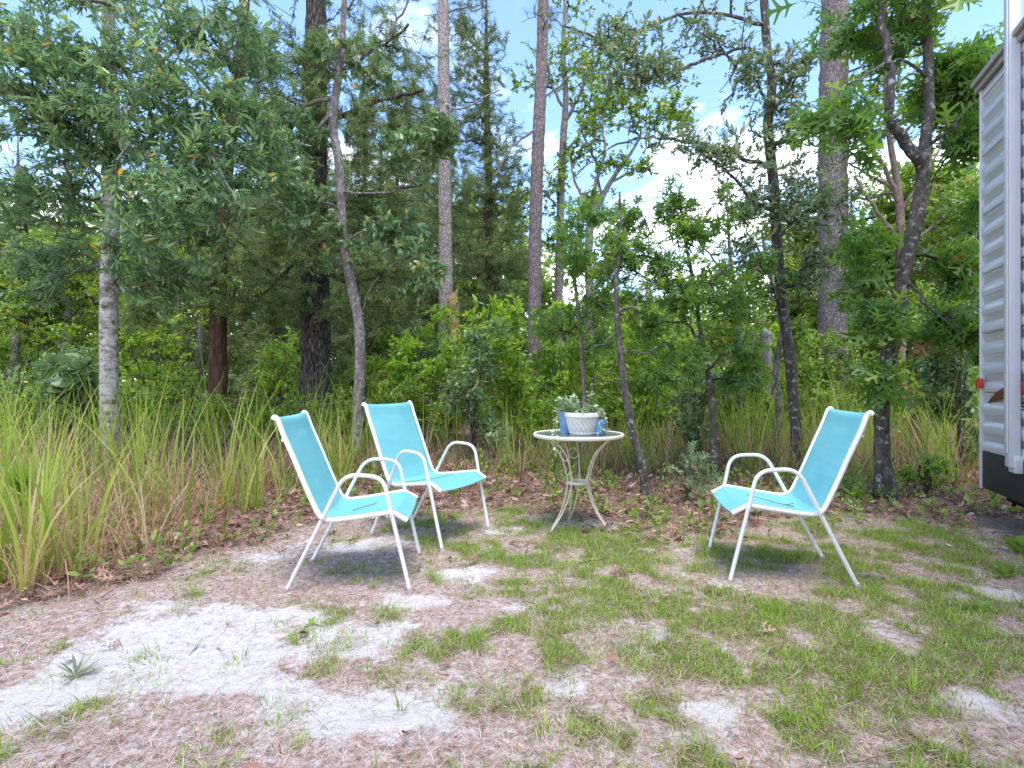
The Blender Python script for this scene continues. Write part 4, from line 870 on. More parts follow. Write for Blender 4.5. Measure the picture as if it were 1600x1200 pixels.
tree('young_turkey_oak', 'slim young oak with sparse lobed leaves left of the leaning sapling', 'tree',
     tp((915, gy_(7.4), 7.4, 8), (912, 600, 7.4, 7), (905, 500, 7.4, 6), (898, 420, 7.4, 4), (905, 340, 7.4, 2)), [tp((905, 500, 7.4, 3), (940, 450, 7.2, 2), (960, 400, 7.1, 1.5)), tp((900, 440, 7.4, 3), (865, 410, 7.2, 2))],
     [bl(900, 400, 7.3, 50, 50, .4, 26), bl(930, 460, 7.3, 50, 40, .4, 24), bl(880, 500, 7.3, 50, 50, .4, 22), bl(940, 540, 7.3, 50, 40, .4, 18), bl(905, 330, 7.3, 30, 30, .3, 8)], dict(TURK, size=.12, n=6), B_GREY, L_TURK, 18, twigm=B_TWIGD, rough=.25)
tree('slender_oak', 'slender small-leaved oak between the young lobed-leaf oak and the wavy oak', 'tree',
     tp((1160, gy_(8.8), 8.8, 9), (1156, 580, 8.8, 8), (1150, 480, 8.8, 7), (1140, 390, 8.8, 5), (1136, 300, 8.8, 2)), [tp((1150, 480, 8.8, 4), (1190, 420, 8.6, 2.5)), tp((1146, 440, 8.8, 4), (1100, 390, 8.6, 2.5))],
     [bl(1140, 360, 8.7, 50, 50, .6, 34), bl(1110, 430, 8.7, 50, 40, .6, 34), bl(1180, 430, 8.7, 50, 40, .6, 34), bl(1150, 500, 8.7, 60, 50, .6, 40), bl(1130, 290, 8.7, 26, 26, .4, 10)], dict(SMALL, size=.07, n=11), B_GREY, L_MID, 19, twigm=B_TWIGD, rough=.25)
# stumps
tree('broken_snag', 'short broken tan stump leaning against the pale pine trunk', 'stump', tp((711, gy_(12.2), 12.2, 17), (710, 520, 12.2, 17), (708, 476, 12.2, 17), (709, 466, 12.2, 13), (713, 458, 12.2, 7), (714, 452, 12.2, 2)), [], [], None, barkmat('rotten_wood', [(.3, (.10, .055, .03)), (.5, (.30, .18, .10)), (.7, (.46, .32, .20))], (9, 9, 3), bump=1.0), None, 51, rough=.9)
tree('grey_stump', 'short weathered grey dead trunk beyond the shrubs left of the wavy oak', 'stump', tp((1199, gy_(9.5), 9.5, 17), (1198, 560, 9.5, 16), (1197, 522, 9.5, 15), (1198, 516, 9.5, 5)), [], [], None, barkmat('weathered_wood', [(.3, (.10, .09, .085)), (.7, (.36, .34, .33))], (14, 14, 2), bump=.8), None, 52, rough=.6)

# ------------------------------------------------------------------ woods behind
def rot_for(rng): return rng.random() * 2 * PI
rg = np.random.default_rng(77)
def proto_tree(name, label, group, base, H, kind, seed):
    x, y = base; rng = np.random.default_rng(seed)
    if kind == 'cedar':
        tr = [(x, y, 0, .16), (x + .05, y, H * .3, .13), (x, y, H * .7, .07), (x, y, H, .012)]
        bs = []
        for k in range(9):
            z = H * (0.10 + 0.86 * k / 8); r = 1.75 * (1 - (k / 8.6)) ** .75 + .2
            a = rng.random() * 2 * PI; bs.append(((x + math.cos(a) * r * .25, y + math.sin(a) * r * .25, z), (r, r, H * .085), int(34 + 34 * r)))
        return tree(name, label, 'tree', tr, [], bs, dict(CEDAR, n=40, size=.12, twig=.42), B_CEDAR, L_CEDAR, seed, group, twigm=B_TWIGD, tip=.005)
    if kind == 'oak':
        tr = [(x, y, 0, .11), (x + .1, y, H * .3, .09), (x - .05, y + .1, H * .6, .06), (x, y, H * .9, .015)]
        bs = []
        for k in range(9):
            a = k * 2.4 + rng.random(); r = .5 + 1.2 * rng.random(); z = H * (.30 + .62 * rng.random())
            bs.append(((x + math.cos(a) * r, y + math.sin(a) * r, z), (1.0, 1.0, .75), 48))
        return tree(name, label, 'tree', tr, [], bs, dict(SMALL, size=.11, n=12, twig=.3), B_GREY, L_MID, seed, group, twigm=B_TWIGD, tip=.005)
    if kind == 'pine':
        tr = [(x, y, 0, .17), (x + .03, y, H * .4, .14), (x - .03, y, H * .8, .08), (x, y, H, .015)]
        bs = [((x + rng.normal() * .9, y + rng.normal() * .9, H * (.48 + .06 * k)), (1.2, 1.2, .5), 12) for k in range(9)]
        return tree(name, label, 'tree', tr, [], bs, dict(PINE, size=.28, n=44), B_PINE, L_PINE, seed, group, twigm=B_TWIG, tip=.008)
def bg(kind, name, label, group, spots, H, seed):
    p = None
    for px, Y, sc in spots:
        x = (px - 800) / F * Y
        if p is None: p = proto_tree(name, label, group, (x, Y), H, kind, seed); p.scale = (sc,) * 3
        else: copy_thing(p, (x, Y, 0), rg.random() * 6.28, sc * np.array([1, 1, 1]) * (0.95 + .1 * rg.random()))
bg('cedar', 'background_cedar', 'dark feathery cedar standing in the woods behind the clearing', 'cedars in the woods behind',
   [(690, 20, 1.35), (800, 24, 1.2), (620, 19, 1.4), (450, 21, 1.4), (380, 24, 1.4), (540, 26, 1.5), (730, 28, 1.5), (1520, 20, 1.2), (1420, 24, 1.1), (40, 13.5, .85), (-110, 12, 1.1), (240, 15, .75), (430, 13.5, 1.1), (570, 14, 1.05), (660, 17, 1.2), (340, 19, 1.0), (500, 19, 1.3), (760, 19, 1.0), (840, 22, .75), (600, 23, 1.2), (1540, 15, .7), (1700, 14, .9)], 7.6, 61)
bg('oak', 'background_oak', 'small leafy green oak standing in the woods behind the clearing', 'oaks in the woods behind',
   [(100, 21, 1.35), (20, 18, 1.2), (180, 23, 1.35), (250, 26, 1.5), (-60, 24, 1.4), (310, 17, 1.1), (1330, 13.5, 1.1), (1425, 14.5, 1.2), (1500, 13, 1.15), (1545, 12, 1.0), (1290, 16, .95), (1010, 18, .8), (890, 15, .72), (1190, 17, .72), (1330, 18, 1.15), (1400, 19, 1.2), (1470, 17, 1.15), (1530, 15, 1.2), (1270, 26, 1.1), (860, 20, .95), (20, 10.5, .8), (160, 15, .95), (280, 20, 1.1), (470, 24, 1.0), (700, 24, 1.2), (900, 17, .60), (980, 14, .48), (1060, 16, .55), (1140, 15, .5), (1180, 12.5, .50), (1250, 17, .7), (1340, 14, .72), (1440, 15, .85), (1500, 12, .62), (1600, 12.5, 1.0), (1560, 19, 1.0), (1240, 22, .75), (1000, 24, .72), (1100, 27, .8), (920, 27, .8), (1350, 22, 1.0), (-150, 14, 1.2), (1480, 24, 1.2), (60, 25, 1.3), (200, 28, 1.3), (1150, 20, .55), (780, 16, .5), (640, 14, .5)], 5.6, 62)
bg('pine', 'background_pine', 'slender far pine trunk among the trees behind the clearing', 'pines in the woods behind',
   [(250, 24, 1.0), (610, 26, 1.0), (950, 30, .75), (1220, 28, .7), (1165, 33, .7), (1330, 26, .9), (1500, 28, 1.0), (28, 21, .9), (420, 28, 1.1), (1270, 34, .8), (105, 18, .8)], 12.0, 63)
# far wood that closes the view
rng = np.random.default_rng(64); Cs, Ds = [], []
for k in range(760):
    a = rng.uniform(-.95, .95); d = rng.uniform(27, 48); x, y = math.sin(a) * d * 1.15, math.cos(a) * d
    pxx = 800 + F * x / max(y, 1); top = (4.2 + 3.0 * vnoise(pxx / 60, 0 * pxx, 9)) if 860 < pxx < 1560 else (9.5 + 4 * vnoise(pxx / 60, 0 * pxx, 9))
    z = rng.random() ** .8 * top * (d / 36); r = 1.5
    Cs.append(np.array([x, y, z]) + rng.normal(size=(42, 3)) * np.array([1.3, 1.0, .75])); Ds.append(rvec(rng, 42))
Cs = np.concatenate(Cs); Ds = np.concatenate(Ds); ok = Cs[:, 2] > 0
tag(link_mesh('distant_woods', card_mesh('distant_woods', [leafcloud(rng, Cs[ok], Ds[ok], 3, .5, .34, 'broad', 1.0, .1, .3, .5)], L_MID)), kind='stuff')

# ------------------------------------------------------------------ shrubs
def shrub(name, label, cat, px, Y, H, wpx, n, leaf, leafm, seed, group=None, stems=4, bark=B_TWIGD, lean=0.0, low=0.15, dens=1.0, depth=None):
    x = (px - 800) / F * Y; rng = np.random.default_rng(seed); rw = wpx / F * Y; z0 = h1(x, Y) - .02
    tr = [(x, Y, z0, .018), (x + lean * .4, Y, z0 + H * .5, .013), (x + lean, Y, z0 + H * .92, .004)]
    lb = []
    for k in range(stems - 1):
        a = rng.random() * 2 * PI; q = rw * (.4 + .5 * rng.random())
        lb.append([(x, Y, z0 + .02, .012), (x + math.cos(a) * q * .5, Y + math.sin(a) * q * .5, z0 + H * .45, .009), (x + math.cos(a) * q, Y + math.sin(a) * q, z0 + H * (.6 + .3 * rng.random()), .004)])
    bs = []; kb = 5
    for k in range(kb):
        a = rng.random() * 2 * PI; q = rw * .55 * rng.random() ** .5; z = z0 + H * (low + (0.92 - low) * (k + .5) / kb)
        bs.append(((x + math.cos(a) * q + lean * z / H, Y + math.sin(a) * q, z), (rw * .75, (depth or rw) * .75, H * .19), max(4, int(1.5 * n) // kb)))
    return tree(name, label, cat, tr, lb, bs, leaf, bark, leafm, seed, group, sides=8, rough=.2, tip=.0022, crown='foliage')
LEAFY = dict(n=12, twig=.2, size=.075, shape='oval', spread=.95, droop=.15, W=.95)
shrub('dark_shrub', 'dark glossy upright shrub between the second chair and the table', 'shrub', 742, 7.6, 2.05, 62, 100, dict(LEAFY, n=12, size=.07), L_BAY2, 71)
shrub('yellow_green_shrub', 'bright yellow-green leafy shrub at the foot of the reddish pine', 'shrub', 808, 8.6, 2.6, 75, 150, dict(LEAFY, size=.095, shape='lance', W=1.5), L_YEL, 72)
shrub('yellow_green_shrub', 'bright yellow-green bush in front of the pale pine trunk', 'shrub', 700, 9.2, 2.5, 66, 130, dict(LEAFY, size=.085, shape='lance', W=1.5), L_YEL, 73)
shrub('grey_green_bush', 'rounded grey-green bush just left of the pale pine trunk', 'shrub', 648, 10.2, 2.45, 55, 150, dict(SMALL, size=.05, n=16), leafmat('grey_green_leaf', [(0, (.10, .15, .06)), (.5, (.18, .24, .10)), (1, (.28, .34, .16))], .5, .4), 74)
shrub('mid_shrub', 'mid green shrub behind the table, left of the leaning sapling', 'shrub', 890, 8.0, 2.0, 60, 84, LEAFY, L_YEL, 75)
shrub('mid_shrub', 'leafy green shrub behind the leaning sapling', 'shrub', 1010, 8.6, 2.3, 70, 110, LEAFY, L_YEL, 76)
shrub('mid_shrub', 'dark green shrub behind the young lobed-leaf oak', 'shrub', 1085, 7.2, 1.45, 60, 84, dict(LEAFY, size=.06), L_BAY2, 77)
shrub('mid_shrub', 'green shrub around the foot of the thin grey sapling', 'shrub', 1180, 8.4, 1.5, 60, 70, LEAFY, L_MID, 78)
shrub('mid_shrub', 'leafy shrub at the base of the thickest pine trunk', 'shrub', 1290, 9.4, 2.2, 60, 90, dict(LEAFY, size=.06), L_MID, 79)
shrub('mid_shrub', 'tall leafy shrub close beside the trailer corner', 'shrub', 1500, 6.6, 2.5, 48, 110, dict(LEAFY, size=.08), L_BAY2, 80)
shrub('mid_shrub', 'tall green shrub between the forked oak and the trailer', 'shrub', 1450, 8.6, 2.7, 60, 120, LEAFY, L_MID, 81)
shrub('dark_shrub', 'dark shrub at the far left edge beyond the tall grass', 'shrub', 30, 8.0, 1.7, 80, 90, dict(LEAFY, size=.06), L_BAY2, 82)
shrub('broad_leaf_shrub', 'dark shrub with large rounded leaves left of the pale banded trunk', 'shrub', 125, 7.8, 1.65, 48, 36, dict(n=6, twig=.2, size=.17, shape='broad', spread=1.0, droop=.35, W=1.2), L_BAY2, 83)
shrub('bright_bush', 'sunny bright green bush between the pale trunk and the thin cedar', 'shrub', 245, 11.0, 2.9, 75, 130, LEAFY, L_YEL, 84)
shrub('bright_bush', 'sunny bright green bush between the thin cedar and the thick cedar', 'shrub', 420, 11.5, 2.4, 60, 110, LEAFY, L_YEL, 85)
shrub('bright_bush', 'sunny bright green bush at left behind the dark shrub', 'shrub', 60, 11.0, 2.6, 80, 130, LEAFY, L_YEL, 86)
shrub('bright_bush', 'light green low bush right of the thick cedar trunk', 'shrub', 590, 10.5, 1.8, 50, 80, LEAFY, L_YEL, 87)
shrub('bright_bush', 'tall loose yellow-green sapling bush behind the second chair', 'shrub', 630, 9.0, 2.3, 46, 80, dict(LEAFY, size=.08, W=1.2), L_YEL, 93)
shrub('bright_bush', 'tall loose yellow-green bush right behind the table plants', 'shrub', 865, 9.6, 2.7, 52, 100, dict(LEAFY, size=.08, W=1.2), L_YEL, 94)
shrub('bright_bush', 'tall loose yellow-green bush behind the top of the leaning sapling', 'shrub', 985, 10.5, 3.0, 60, 120, dict(LEAFY, size=.08, W=1.2), L_YEL, 95)
shrub('bright_bush', 'yellow-green bush behind the slim wavy oak', 'shrub', 1230, 10.2, 2.4, 50, 90, dict(LEAFY, size=.08, W=1.2), L_YEL, 96)
base_shrub = shrub('undergrowth_shrub', 'low green shrub in the undergrowth behind the tall grass', 'shrub', 200, 8.6, 1.2, 60, 64, dict(LEAFY, size=.065), L_MID, 88, group='undergrowth shrubs')
rs = np.random.default_rng(5)
for px, Y, sc in [(60, 7.2, .8), (300, 7.8, .8), (370, 8.2, .8), (440, 7.9, .9), (-60, 7.5, 1), (520, 8.3, .9), (610, 8.4, .9), (670, 8.3, .8), (560, 9.6, 1.1), (840, 9.5, 1.2), (960, 9.5, 1.3), (1050, 9.5, 1.3), (1130, 9.2, 1.2), (1230, 9.8, 1.3), (1350, 8.2, 1.1), (1400, 9.4, 1.3), (1540, 8.4, 1.3), (1330, 10.5, 1.5), (1080, 11, 1.5), (950, 12, 1.6), (860, 11, 1.5), (300, 10, 1.3), (160, 9.6, 1.2), (20, 9.3, 1.4), (480, 10.5, 1.4), (740, 10.5, 1.3), (1200, 11, 1.5), (1590, 9.5, 1.6)]:
    copy_thing(base_shrub, ((px - 800) / F * Y, Y, 0), rs.random() * 6.28, sc * np.array([1, 1, .85 + .3 * rs.random()]))

# ferns: fans of fronds
def fern(base, n, Ln, seed, label=None, group=None):
    rng = np.random.default_rng(seed); root = empty('fern', base, 0, label, 'fern', group); st = MB(); Ps, Ds, Us, Ss = [], [], [], []
    for k in range(n):
        a = rng.random() * 2 * PI; l = Ln * (.7 + .5 * rng.random()); t = np.linspace(0, 1, 16)
        P = np.stack([np.cos(a) * l * (t * .75), np.sin(a) * l * (t * .75), l * (1.15 * t - .75 * t * t) * 1.1], 1); st.tube(P, np.linspace(.004, .0012, 16), 5)
        T = nrm(np.gradient(P, axis=0)); side = np.array([-math.sin(a), math.cos(a), 0])
        for j in range(3, 15):
            for s in (-1, 1):
                Ps.append(P[j]); Ds.append(T[j] * .5 + side * s); Us.append([0, 0, 1]); Ss.append(l * .34 * (1 - t[j] * .85))
    st.build('stalks', M_STEM, root)
    V, g, kk = cards(np.array(Ps), np.array(Ds), np.array(Us, float) + rng.normal(size=(len(Ps), 3)) * .15, np.array(Ss), 'lance', 1.0)
    link_mesh('fronds', card_mesh('fronds', [(V, g, np.repeat(np.clip(.5 + .25 * rng.normal(size=len(Ps)), 0, 1), kk))], L_FERN), root)
    return root
fr = None
for px, Y, sc in [(610, 9.2, 1.0), (640, 8.7, .9), (580, 8.8, .9), (560, 9.4, 1.0), (670, 9.4, 1.0), (900, 9.2, .9), (990, 9.6, 1.0), (40, 8.4, 1.0), (90, 8.7, .9), (-10, 8.0, .9), (270, 9.3, .9), (430, 9.4, 1.0), (460, 9.0, .9), (1180, 9.6, .8)]:
    loc = ((px - 800) / F * Y, Y, 0)
    if fr is None: fr = fern(loc, 16, 1.35, 90, 'arching green fern in the undergrowth under the trees', 'ferns in the undergrowth')
    else: copy_thing(fr, loc, rs.random() * 6.28, sc)

# ------------------------------------------------------------------ grasses
def blades(rng, B, H, Wd, lean, bend, seg=5, az=None, v=None, spread_v=.18, vm=.45):
    n = len(B); az = rng.random(n) * 2 * PI if az is None else az
    t = np.linspace(0, 1, seg + 1); dt = 1 / seg
    th = lean[:, None] + bend[:, None] * t[None, :-1]
    hx = np.concatenate([np.zeros((n, 1)), np.cumsum(np.sin(th) * dt, 1)], 1) * H[:, None]
    hz = np.concatenate([np.zeros((n, 1)), np.cumsum(np.cos(th) * dt, 1)], 1) * H[:, None]
    P = B[:, None, :] + np.stack([hx * np.cos(az)[:, None], hx * np.sin(az)[:, None], hz], -1)
    tw = az + PI / 2 + rng.normal(size=n) * .7
    sd = np.stack([np.cos(tw), np.sin(tw), np.zeros(n)], 1)
    w = Wd[:, None] * np.clip(1.0 - t[None] ** 1.6, .03, 1)
    Vv = np.stack([P - sd[:, None] * w[..., None] * .5, P + sd[:, None] * w[..., None] * .5], 2).reshape(n, -1, 3)
    k = 2 * (seg + 1); q = np.array([[2 * i, 2 * i + 1, 2 * i + 3, 2 * i + 2] for i in range(seg)])
    A = (np.arange(n)[:, None, None] * k + q[None]).reshape(-1, 4)
    vv = np.clip(vm + spread_v * rng.normal(size=n), 0, 1) if v is None else v
    return Vv.reshape(-1, 3), [A], np.repeat(vv, k)
def clear_rv(x, y):
    dx, dy = x - 3.844, y - 4.3; lx = dx * -.393 + dy * -.919; ly = dx * .919 + dy * -.393
    return ~((lx > -.03) & (ly > -.12))
def ground_pts(rng, n, y0, y1, xpad=.3):
    """points spread evenly over the ground in sight between two distances"""
    y = np.sqrt(rng.uniform(y0 * y0, y1 * y1, n)); x = (rng.random(n) * 2 - 1) * (y * .99 + xpad)
    k = clear_rv(x, y); return x[k], y[k]
def z_of(x, y): return np.stack([x, y, hgt(x, y)], 1)
rng = np.random.default_rng(101)
# tall bunch grass at the edge of the woods
x, y = ground_pts(rng, 6344, 2.6, 9.5, .95); s_, t_, l_, px, py = fields(x, y)
gb = np.interp(px, GB[:, 0], GB[:, 1]) + (fbm(x, y, 1.6, 3, 55) - .5) * 50
inz = sstep(6, -26, py - gb)
den = np.interp(px, [-200, 0, 300, 420, 500, 600, 760, 850, 1000, 1100, 1300, 1340, 1530, 1700], [.9, .9, .85, .8, .6, .50, .50, .55, .60, .75, .75, .9, .9, .7]) * (0.45 + 1.1 * fbm(x, y, 1.3, 3, 66)) * np.where(px < 470, np.interp(y, [2.5, 4.6, 6.2, 9.5], [1.0, .95, .45, .18]), np.interp(y, [2.5, 5, 9.5], [1.0, 1.0, .5]))
keep = rng.random(len(x)) < inz * den * .46
cx, cy, cpx = x[keep], y[keep], px[keep]
def clumps(cx, cy, cpx, per, spread, hfun, wd, lean_s, bend_m, vm, sv, seg=5):
    n = rng.poisson(per, len(cx)); i = np.repeat(np.arange(len(cx)), n); m_ = len(i)
    a = rng.random(m_) * 2 * PI; r = spread * np.abs(rng.normal(size=m_))
    bx, by = cx[i] + np.cos(a) * r, cy[i] + np.sin(a) * r; ok = clear_rv(bx, by); i, a, bx, by = i[ok], a[ok], bx[ok], by[ok]; m_ = len(i)
    H = hfun(cpx[i], cy[i]) * np.clip(1 + .28 * rng.normal(size=m_), .3, 1.6) * (0.75 + .5 * rng.random(len(cx))[i])
    vmean = np.clip(vm + sv * rng.normal(size=len(cx)), 0, 1)[i]
    return blades(rng, z_of(bx, by) - np.array([0, 0, .01]), H, wd * (0.7 + .6 * rng.random(m_)), np.abs(rng.normal(size=m_)) * lean_s + .03, np.abs(rng.normal(size=m_)) * bend_m + .1, seg, a + rng.normal(size=m_) * .8, np.clip(vmean + .16 * rng.normal(size=m_), 0, 1))
k0 = rng.random(len(cx)) < np.interp(cpx, [-200, 420, 560, 1700], [.30, .34, .60, .62]) * (0.1 + 1.8 * fbm(cx, cy, 1.1, 2, 71))
hf = lambda p, Y: np.interp(p, [-200, 0, 330, 420, 520, 650, 850, 1000, 1150, 1300, 1400, 1550], [1.0, .98, .90, 1.0, .80, .72, .62, .66, .92, .82, .95, .90]) * np.interp(Y, [2.5, 4, 9], [.85, 1.0, 1.05])
tag(link_mesh('tall_grass', card_mesh('tall_grass', [clumps(cx[k0], cy[k0], cpx[k0], 9, .055, hf, .0165, .12, .50, .48, .18)], L_GRASS)), kind='stuff')
hf2 = lambda p, Y: hf(p, Y) * .62
k2 = rng.random(len(cx)) < .75
tag(link_mesh('dry_grass', card_mesh('dry_grass', [clumps(cx[k2], cy[k2], cpx[k2], 24, .13, hf2, .0060, .34, 1.2, .62, .22)], L_STRAW)), kind='stuff')
# dead thatch under the clumps
n_ = 11000; x, y = ground_pts(rng, n_, 2.5, 8, .95); s_, t_, l_, px, py = fields(x, y); gb = np.interp(px, GB[:, 0], GB[:, 1]); k = rng.random(len(x)) < sstep(20, -20, py - gb) * np.interp(px, [0, 450, 700, 1700], [1, .8, .45, .5])
x, y = x[k], y[k]; m_ = len(x)
tag(link_mesh('dead_thatch', card_mesh('dead_thatch', [blades(rng, z_of(x, y), .22 + .25 * rng.random(m_), np.full(m_, .0045), .7 + .45 * rng.random(m_), .4 + .8 * rng.random(m_), 4, None, None, .25, .4)], L_STRAW)), kind='stuff')
# brown tangle of dead bracken and brush under the trees at left
x, y = ground_pts(rng, 8540, 5.2, 9.5, .95); s_, t_, l_, px, py = fields(x, y); k = rng.random(len(x)) < np.interp(px, [-200, 380, 560, 900, 1700], [.95, .9, .4, .25, .3]); x, y = x[k], y[k]; m_ = len(x)
tag(link_mesh('dead_brush', card_mesh('dead_brush', [blades(rng, z_of(x, y), .45 + .6 * rng.random(m_), np.full(m_, .008), .25 + .5 * rng.random(m_), .5 + 1.3 * rng.random(m_), 5, None, None, .25, .35)], leafmat('brown_brush', [(0, (.05, .030, .022)), (.5, (.13, .085, .06)), (1, (.28, .20, .13))], .8, .15, .2))), kind='stuff')
# turf blades in tufts
x, y = ground_pts(rng, 102480, 1.1, 5.4, .95); s_, t_, l_, px, py = fields(x, y)
k = rng.random(len(x)) < (t_ ** 1.0) * .85 + .025 * (1 - s_) * (1 - l_); cx, cy, ct, cpx = x[k], y[k], t_[k], px[k]
hf3 = lambda p, Y: np.full(len(p), .037)
V1 = clumps(cx, cy, cpx, 8, .026, hf3, .0040, .60, .9, .46, .2, 3)
k = rng.random(len(cx)) < .03; V2 = clumps(cx[k], cy[k], cpx[k], 9, .014, lambda p, Y: np.full(len(p), .085), .0034, .35, .9, .42, .15, 4)
tag(link_mesh('turf', card_mesh('turf', [V1, V2], L_TURF)), kind='stuff')
# dead straw lying on the ground
x, y = ground_pts(rng, 280600, 1.1, 5.0, .95); s_, t_, l_, px, py = fields(x, y)
k = rng.random(len(x)) < (1 - s_) * (1 - .55 * t_) * (1 - .8 * l_) * .85 + .07; x, y = x[k], y[k]; m_ = len(x)
tag(link_mesh('dead_turf', card_mesh('dead_turf', [blades(rng, z_of(x, y) + np.array([0, 0, .001]), .024 + .042 * rng.random(m_), np.full(m_, .0024), 1.05 + .5 * rng.random(m_), .2 * rng.normal(size=m_), 2, None, None, .24, .5)], L_PSTRAW)), kind='stuff')
# fallen pine needles and twig bits
x, y = ground_pts(rng, 10980, 1.2, 6.5, .95); s_, t_, l_, px, py = fields(x, y); k = rng.random(len(x)) < (.22 + .55 * l_) * np.interp(y, [1, 4, 6.5], [.5, 1, .7]); x, y = x[k], y[k]; m_ = len(x)
tag(link_mesh('needle_litter', card_mesh('needle_litter', [blades(rng, z_of(x, y) + np.array([0, 0, .004]), .07 + .12 * rng.random(m_), np.where(rng.random(m_) < .1, .006, .0022), 1.35 + .2 * rng.random(m_), .15 * rng.normal(size=m_), 3, None, None, .28, .35)], leafmat('brown_needles', [(0, (.06, .035, .025)), (.5, (.22, .12, .07)), (1, (.46, .30, .19))], .7, .1, .2))), kind='stuff')
# fallen leaves
x, y = ground_pts(rng, 56120, 1.3, 7.5, .95); s_, t_, l_, px, py = fields(x, y)
k = rng.random(len(x)) < l_ * np.interp(px, [0, 350, 560], [.42, .46, .60]) * np.interp(y, [2, 5, 7.5], [1, .9, .4]) + .005 + .02 * (1 - l_) * sstep(3, 4, y); x, y = x[k], y[k]; m_ = len(x)
a = rng.random(m_) * 2 * PI; D = np.stack([np.cos(a), np.sin(a), .3 * rng.normal(size=m_)], 1); U = np.array([0, 0, 1.0]) + rng.normal(size=(m_, 3)) * .5; U[:, 2] *= np.where(rng.random(m_) < .5, -1, 1)
P = z_of(x, y) + np.array([0, 0, .006]) + np.array([0, 0, 1.0]) * (rng.random(m_) * .03)[:, None]
q = rng.random(m_) < .45; parts = []
for sel, shp, s0, s1, w0 in ((q, 'lobed', .055, .05, .9), (~q, 'curl', .032, .035, .6)):
    V, g, kk = cards(P[sel], D[sel], U[sel], s0 + s1 * rng.random(sel.sum()), shp, w0 + .6 * rng.random(sel.sum()))
    parts.append((V, g, np.repeat(np.clip(.5 + .27 * rng.normal(size=sel.sum()), 0, 1), kk)))
tag(link_mesh('leaf_litter', card_mesh('leaf_litter', parts, L_DEAD)), kind='stuff')
# small herbs between the grass
x, y = ground_pts(rng, 3172, 2.7, 8, .95); s_, t_, l_, px, py = fields(x, y); k = rng.random(len(x)) < l_ * .30; x, y = x[k], y[k]
B = np.repeat(z_of(x, y), 3, 0) + rng.normal(size=(3 * len(x), 3)) * np.array([.05, .05, 0]); B[:, 2] += .05 + .16 * rng.random(len(B))
D = nrm(np.array([0, 0, 1.0]) + rng.normal(size=B.shape) * .4)
tag(link_mesh('weeds', card_mesh('weeds', [leafcloud(rng, B, D, 7, .16, .05, 'oval', 1.1, .1, .3, .8)], L_MID)), kind='stuff')

# ------------------------------------------------------------------ single small plants and debris
def rosette(px, py, n, Ln, label, shape='lance', W=1.3, m_=None, seed=1, lift=.5, name='weed'):
    c = gp(px, py); rng = np.random.default_rng(seed); root = empty(name, (c[0], c[1], h1(*c)), 0, label, 'weed')
    a = np.arange(n) * 2.4 + rng.normal(size=n) * .2; el = lift + .35 * rng.normal(size=n)
    D = np.stack([np.cos(a) * np.cos(el), np.sin(a) * np.cos(el), np.abs(np.sin(el))], 1)
    V, g, k = cards(np.zeros((n, 3)) + np.array([0, 0, .005]), D, np.array([[0, 0, 1.0]] * n) + rng.normal(size=(n, 3)) * .2, Ln * (.6 + .5 * rng.random(n)), shape, W)
    link_mesh('leaf_rosette', card_mesh('leaf_rosette', [(V, g, np.repeat(np.clip(.5 + .2 * rng.normal(size=n), 0, .9), k))], m_ or L_MID), root); return root
rosette(118, 1058, 11, .105, 'pale green weed rosette growing alone on the white sand at lower left', seed=3, W=.7, lift=.65, m_=leafmat('dusty_weed_leaf', [(0, (.16, .20, .11)), (1, (.34, .38, .24))], .6, .3))
rosette(1335, 778, 12, .16, 'broad green weed rosette behind the right chair legs', 'broad', 1.0, L_YEL, 4)
rosette(1572, 900, 8, .10, 'leafy green weed near the right edge in front of the trailer', 'broad', .9, L_MID, 5)
rosette(1592, 862, 12, .13, 'larger leafy weed at the right edge under the trailer', 'broad', .9, L_MID, 6, .8)
rosette(1530, 956, 6, .09, 'tiny weed on the grey sand patch at right', 'broad', .9, L_MID, 7)
rosette(485, 972, 4, .05, 'tiny two-leaved weed on the sand in front of the left chair', 'broad', .8, L_YEL, 8)
shrub('oak_seedling', 'knee-high loose oak seedling in the leaf litter left of the right chair', 'shrub', 1078, 4.75, .52, 36, 18, dict(TURK, size=.085, n=5, twig=.12, droop=.1), L_LIVE, 91)
shrub('oak_seedling', 'small leafy seedling beside the foot of the forked oak', 'shrub', 1450, 5.2, .40, 36, 26, dict(LEAFY, size=.06, n=8, twig=.12), L_MID, 92)
# grass-stage pine seedling
c = np.array([(32 - 800) / F * 3.5, 3.5]); root = empty('pine_seedling', (c[0], c[1], h1(*c)), 0, 'young pine seedling, a ball of long green needles in the grass at far left', 'seedling')
o = MB(); o.tube([(0, 0, 0), (.01, 0, .2), (0, 0, .40)], [.014, .016, .02], 8); o.build('stem', B_CEDAR, root)
rngp = np.random.default_rng(9); n = 700; D = rvec(rngp, n); D[:, 2] = D[:, 2] * .8 + .25; D = nrm(D)
az = np.arctan2(D[:, 1], D[:, 0]); ln = np.arccos(np.clip(D[:, 2], -1, 1))
link_mesh('needles', card_mesh('needles', [blades(rngp, np.array([[0, 0, .42]]) + D * .03, .19 + .09 * rngp.random(n), np.full(n, .0028), ln, .5 + .5 * rngp.random(n), 4, az, None, .2, .3)], L_TURF), root)
n = 260; D = rvec(rngp, n); V = blades(rngp, np.array([[0, 0, .42]]) + D * .01, .035 + .02 * rngp.random(n), np.full(n, .004), np.arccos(D[:, 2]), np.zeros(n), 2, np.arctan2(D[:, 1], D[:, 0]), None, .1, .1)
link_mesh('bud', card_mesh('bud', [V], plain('brown_bud', (.09, .055, .035), .9, .1, .3)), root)
